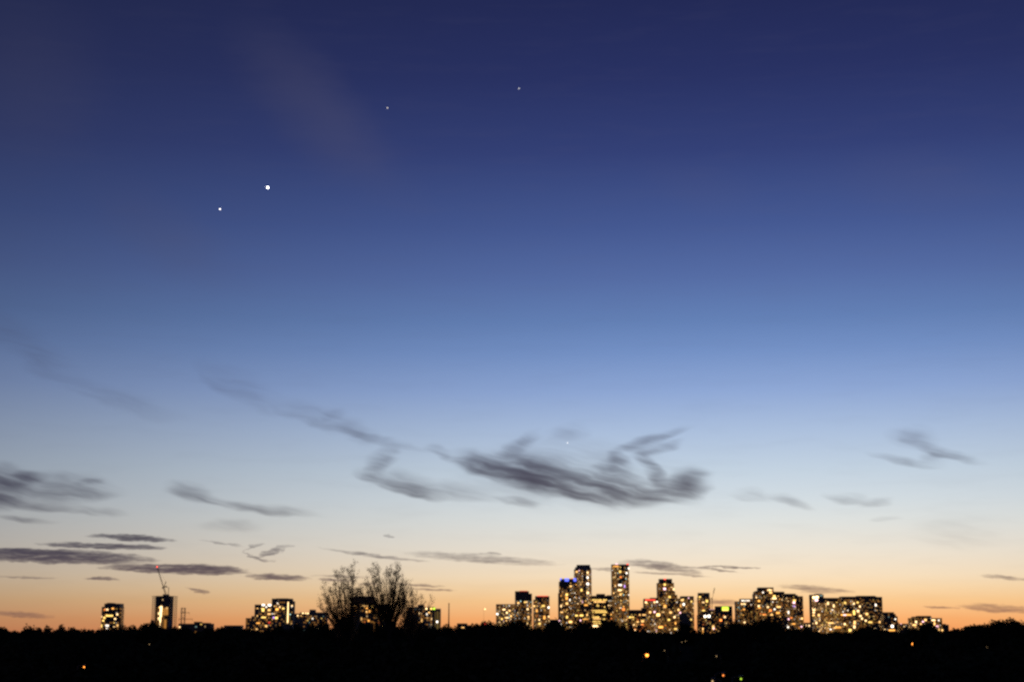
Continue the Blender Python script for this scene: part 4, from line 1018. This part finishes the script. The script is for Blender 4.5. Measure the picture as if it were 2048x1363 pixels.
# far wood: nobody could count it
vs_ = []
for D in list(range(450, 1000, 45)) + list(range(1000, 3000, 110)):
    half = D * math.tan(R(21))
    x = -half
    while x < half:
        d = D + rnd.uniform(-20, 20)
        px = PW / 2 + F * x / d / math.cos(PITCH)
        low = 1285 < px < 1455 or 1640 < px < 1715 or 1770 < px < 1815 or 1865 < px < 1895
        h = rnd.uniform(9.5, 12.8) if D < 800 else rnd.uniform(11, 13.6) if low else rnd.uniform(13, 16.6) if D < 1700 else rnd.uniform(12, 16)
        py = 1262 + (15 - h) / d * F
        hide = any(ld > d - 10 and abs(lx - px) < 7 * F / d + 3 and py < ly + 3 for (lx, ly, ld) in LAMPS)
        if not hide:
            p, r = leaf_cloud(70, 0, rnd.randrange(10 ** 6))
            p[:, :2] *= 6.5
            p[:, 2] = 1.5 + p[:, 2] * (h - 1.5)
            p += np.array((x, d, 0))
            vs_.append(quads_from(p, 1.7, r, 1))
        x += (11 if D < 1000 else 17) * rnd.uniform(0.8, 1.25)
far = bpy.data.objects.new('distant_wood', quad_mesh('distant_wood', np.concatenate(vs_), 'leaf'))
COL.objects.link(far)
tag(far, 'dark distant wood stretching to the foot of the towers', 'wood', kind='stuff')


# --- the wispy trees in first leaf that rise above everything else
def wispy_tree(px_base, D, limbs, label, seed, leaf_n=1.0, fork_z=14.0):
    """limbs: pixel positions of the main branch ends"""
    rr = random.Random(seed)
    base = at(px_base, 1262, D)
    base.z = 0
    root = thing('wispy_tree', base, label, 'tree', None)
    wood = MB()
    leaves = []
    fork = Vector((0.15, 0, fork_z))
    wood.bar((0, 0, 0), fork * 0.6, 0.5, 0.42, 8).bar(fork * 0.6, fork, 0.42, 0.3, 8)

    def twig(p, d, length, r, level):
        nseg = 3
        pts = [p]
        for s in range(nseg):
            d = (d + Vector((rr.gauss(0, 0.13), rr.gauss(0, 0.13), rr.gauss(0.06, 0.10)))).normalized()
            pts.append(pts[-1] + d * length / nseg)
        for s in range(nseg):
            wood.bar(pts[s], pts[s + 1], r * (1 - 0.25 * s), r * (1 - 0.25 * (s + 1)), 4 if level > 1 else 5)
        if level >= 3:
            for s in range(int(8 * leaf_n) + 1):
                t = rr.uniform(0.15, 1.0) * nseg
                i = min(nseg - 1, int(t))
                leaves.append(pts[i].lerp(pts[i + 1], t - i) + Vector((rr.gauss(0, 0.2), rr.gauss(0, 0.2), rr.gauss(0, 0.2))))
            return
        kids = 5 if level == 1 else 4
        for c in range(kids):
            t = rr.uniform(0.3, 1.0) * nseg
            i = min(nseg - 1, int(t))
            q = pts[i].lerp(pts[i + 1], t - i)
            a = rr.uniform(0, 6.28)
            side = Vector((math.cos(a), math.sin(a) * 0.9, 0.12))
            nd = (d * rr.uniform(0.75, 1.2) + side * rr.uniform(0.3, 0.8)).normalized()
            twig(q, nd, length * rr.uniform(0.42, 0.66), r * 0.5, level + 1)
        twig(pts[-1], d, length * 0.55, r * 0.5, level + 1)

    for (lx, ly, dens) in limbs:
        tip = at(lx, ly, D) - base
        tip.y += rr.uniform(-4, 4)
        start = Vector((fork.x, 0, max(6.0, min(fork_z + rr.uniform(-3.0, 0.3), tip.z - 3.5 - abs(tip.x) * 0.35))))
        mid = start.lerp(tip, 0.5) + Vector((tip.x - start.x, 0, 0)) * rr.uniform(0.02, 0.16)
        prev, L = start, (tip - start).length
        n_ = 7
        for s in range(1, n_ + 1):
            t = s / n_
            q = start.lerp(mid, t).lerp(mid.lerp(tip, t), t)
            r0, r1 = 0.17 * (1 - (s - 1) / n_) + 0.03, 0.17 * (1 - s / n_) + 0.03
            wood.bar(prev, q, r0, r1, 6)
            if s >= 2:
                for c in range(dens):
                    a = rr.uniform(0, 6.28)
                    dr = ((q - prev).normalized() * 0.9 + Vector((math.cos(a), math.sin(a), rr.uniform(0.0, 0.4))) * rr.uniform(0.35, 0.8)).normalized()
                    twig(prev.lerp(q, rr.random()), dr, L * 0.11 * (1.35 - 0.55 * t) * rr.uniform(0.7, 1.3) + 0.5, 0.034 * (1.3 - 0.6 * t), 2)
            prev = q
        twig(tip, (tip - mid).normalized(), 1.4, 0.04, 2)
    wood.build('branches', 'bark', root)
    p = np.array([tuple(v) for v in leaves])
    r = np.random.default_rng(seed)
    o = bpy.data.objects.new('leaves', quad_mesh('leaves', quads_from(p, 0.115, r, 1), 'young_leaf'))
    COL.objects.link(o)
    o.parent = root
    tag(o, kind='stuff')
    return root


wispy_tree(697, 315, [(712, 1142, 2), (704, 1152, 3), (694, 1152, 3), (684, 1150, 3), (678, 1158, 3), (668, 1176, 3), (655, 1178, 2), (653, 1197, 3), (650, 1212, 3), (660, 1205, 3), (676, 1185, 4), (690, 1175, 4), (705, 1178, 3), (713, 1185, 3), (664, 1222, 3), (682, 1215, 3), (672, 1228, 3), (690, 1226, 3), (658, 1232, 2), (646, 1224, 2), (660, 1190, 3), (718, 1196, 3), (722, 1206, 2), (700, 1200, 3)],
           'wispy tree in first leaf with ragged crown left of the amber-windowed block'.replace(' left of', ' beside'), 31, 0.85, 13.5)
wispy_tree(777, 315, [(750, 1143, 3), (758, 1150, 3), (744, 1160, 3), (734, 1175, 3), (728, 1186, 3), (772, 1152, 3), (783, 1148, 4), (792, 1140, 3), (797, 1146, 3), (804, 1164, 3), (808, 1178, 3), (812, 1188, 2), (790, 1170, 3), (776, 1172, 3), (762, 1178, 3), (798, 1192, 2), (748, 1190, 3), (738, 1168, 3), (724, 1190, 3), (742, 1198, 3), (814, 1176, 2), (820, 1194, 3), (800, 1204, 3), (784, 1188, 3)],
           'tallest wispy tree with thick trunk and spreading first-leaf crown', 47, 0.8, 17.0)
wispy_tree(822, 330, [(823, 1197, 3), (832, 1197, 2), (812, 1200, 4), (804, 1208, 3), (842, 1206, 2), (858, 1202, 1), (816, 1215, 4), (826, 1216, 3), (802, 1222, 3), (836, 1222, 2), (806, 1234, 2)],
           'smaller wispy tree in front of the pale ribbed block', 53, 0.8, 14.0)

# ------------------------------------------------------------------ planets and stars
def star(px, py, wpx, strength, label, tint=(1.0, 0.97, 0.93), name='star'):
    D = 120000.0
    d = direction(px, py).normalized()
    key = 'star_%s' % label[:12]
    mt = glowing(key + str(int(px)), tint, strength)
    o = MB().ball((0, 0, 0), wpx * 0.5 * D / F, 10, 16).build(name, mt, None, CAM + d * D, smooth=True)
    tag(o, label, 'star')


star(535.5, 375, 3.7, 14, 'brightest white planet high in the blue sky', name='planet')
star(440, 418, 2.3, 5, 'second brightest planet just below the brightest one', (1.0, 0.93, 0.90), name='planet')
star(775, 216, 2.0, 1.6, 'faint warm star high above the brightest planet', (1.0, 0.9, 0.75))
star(1038, 177, 2.0, 1.5, 'faint white star highest in the sky')
star(1135, 885, 2.0, 1.8, 'faint star low over the ragged dark cloud')
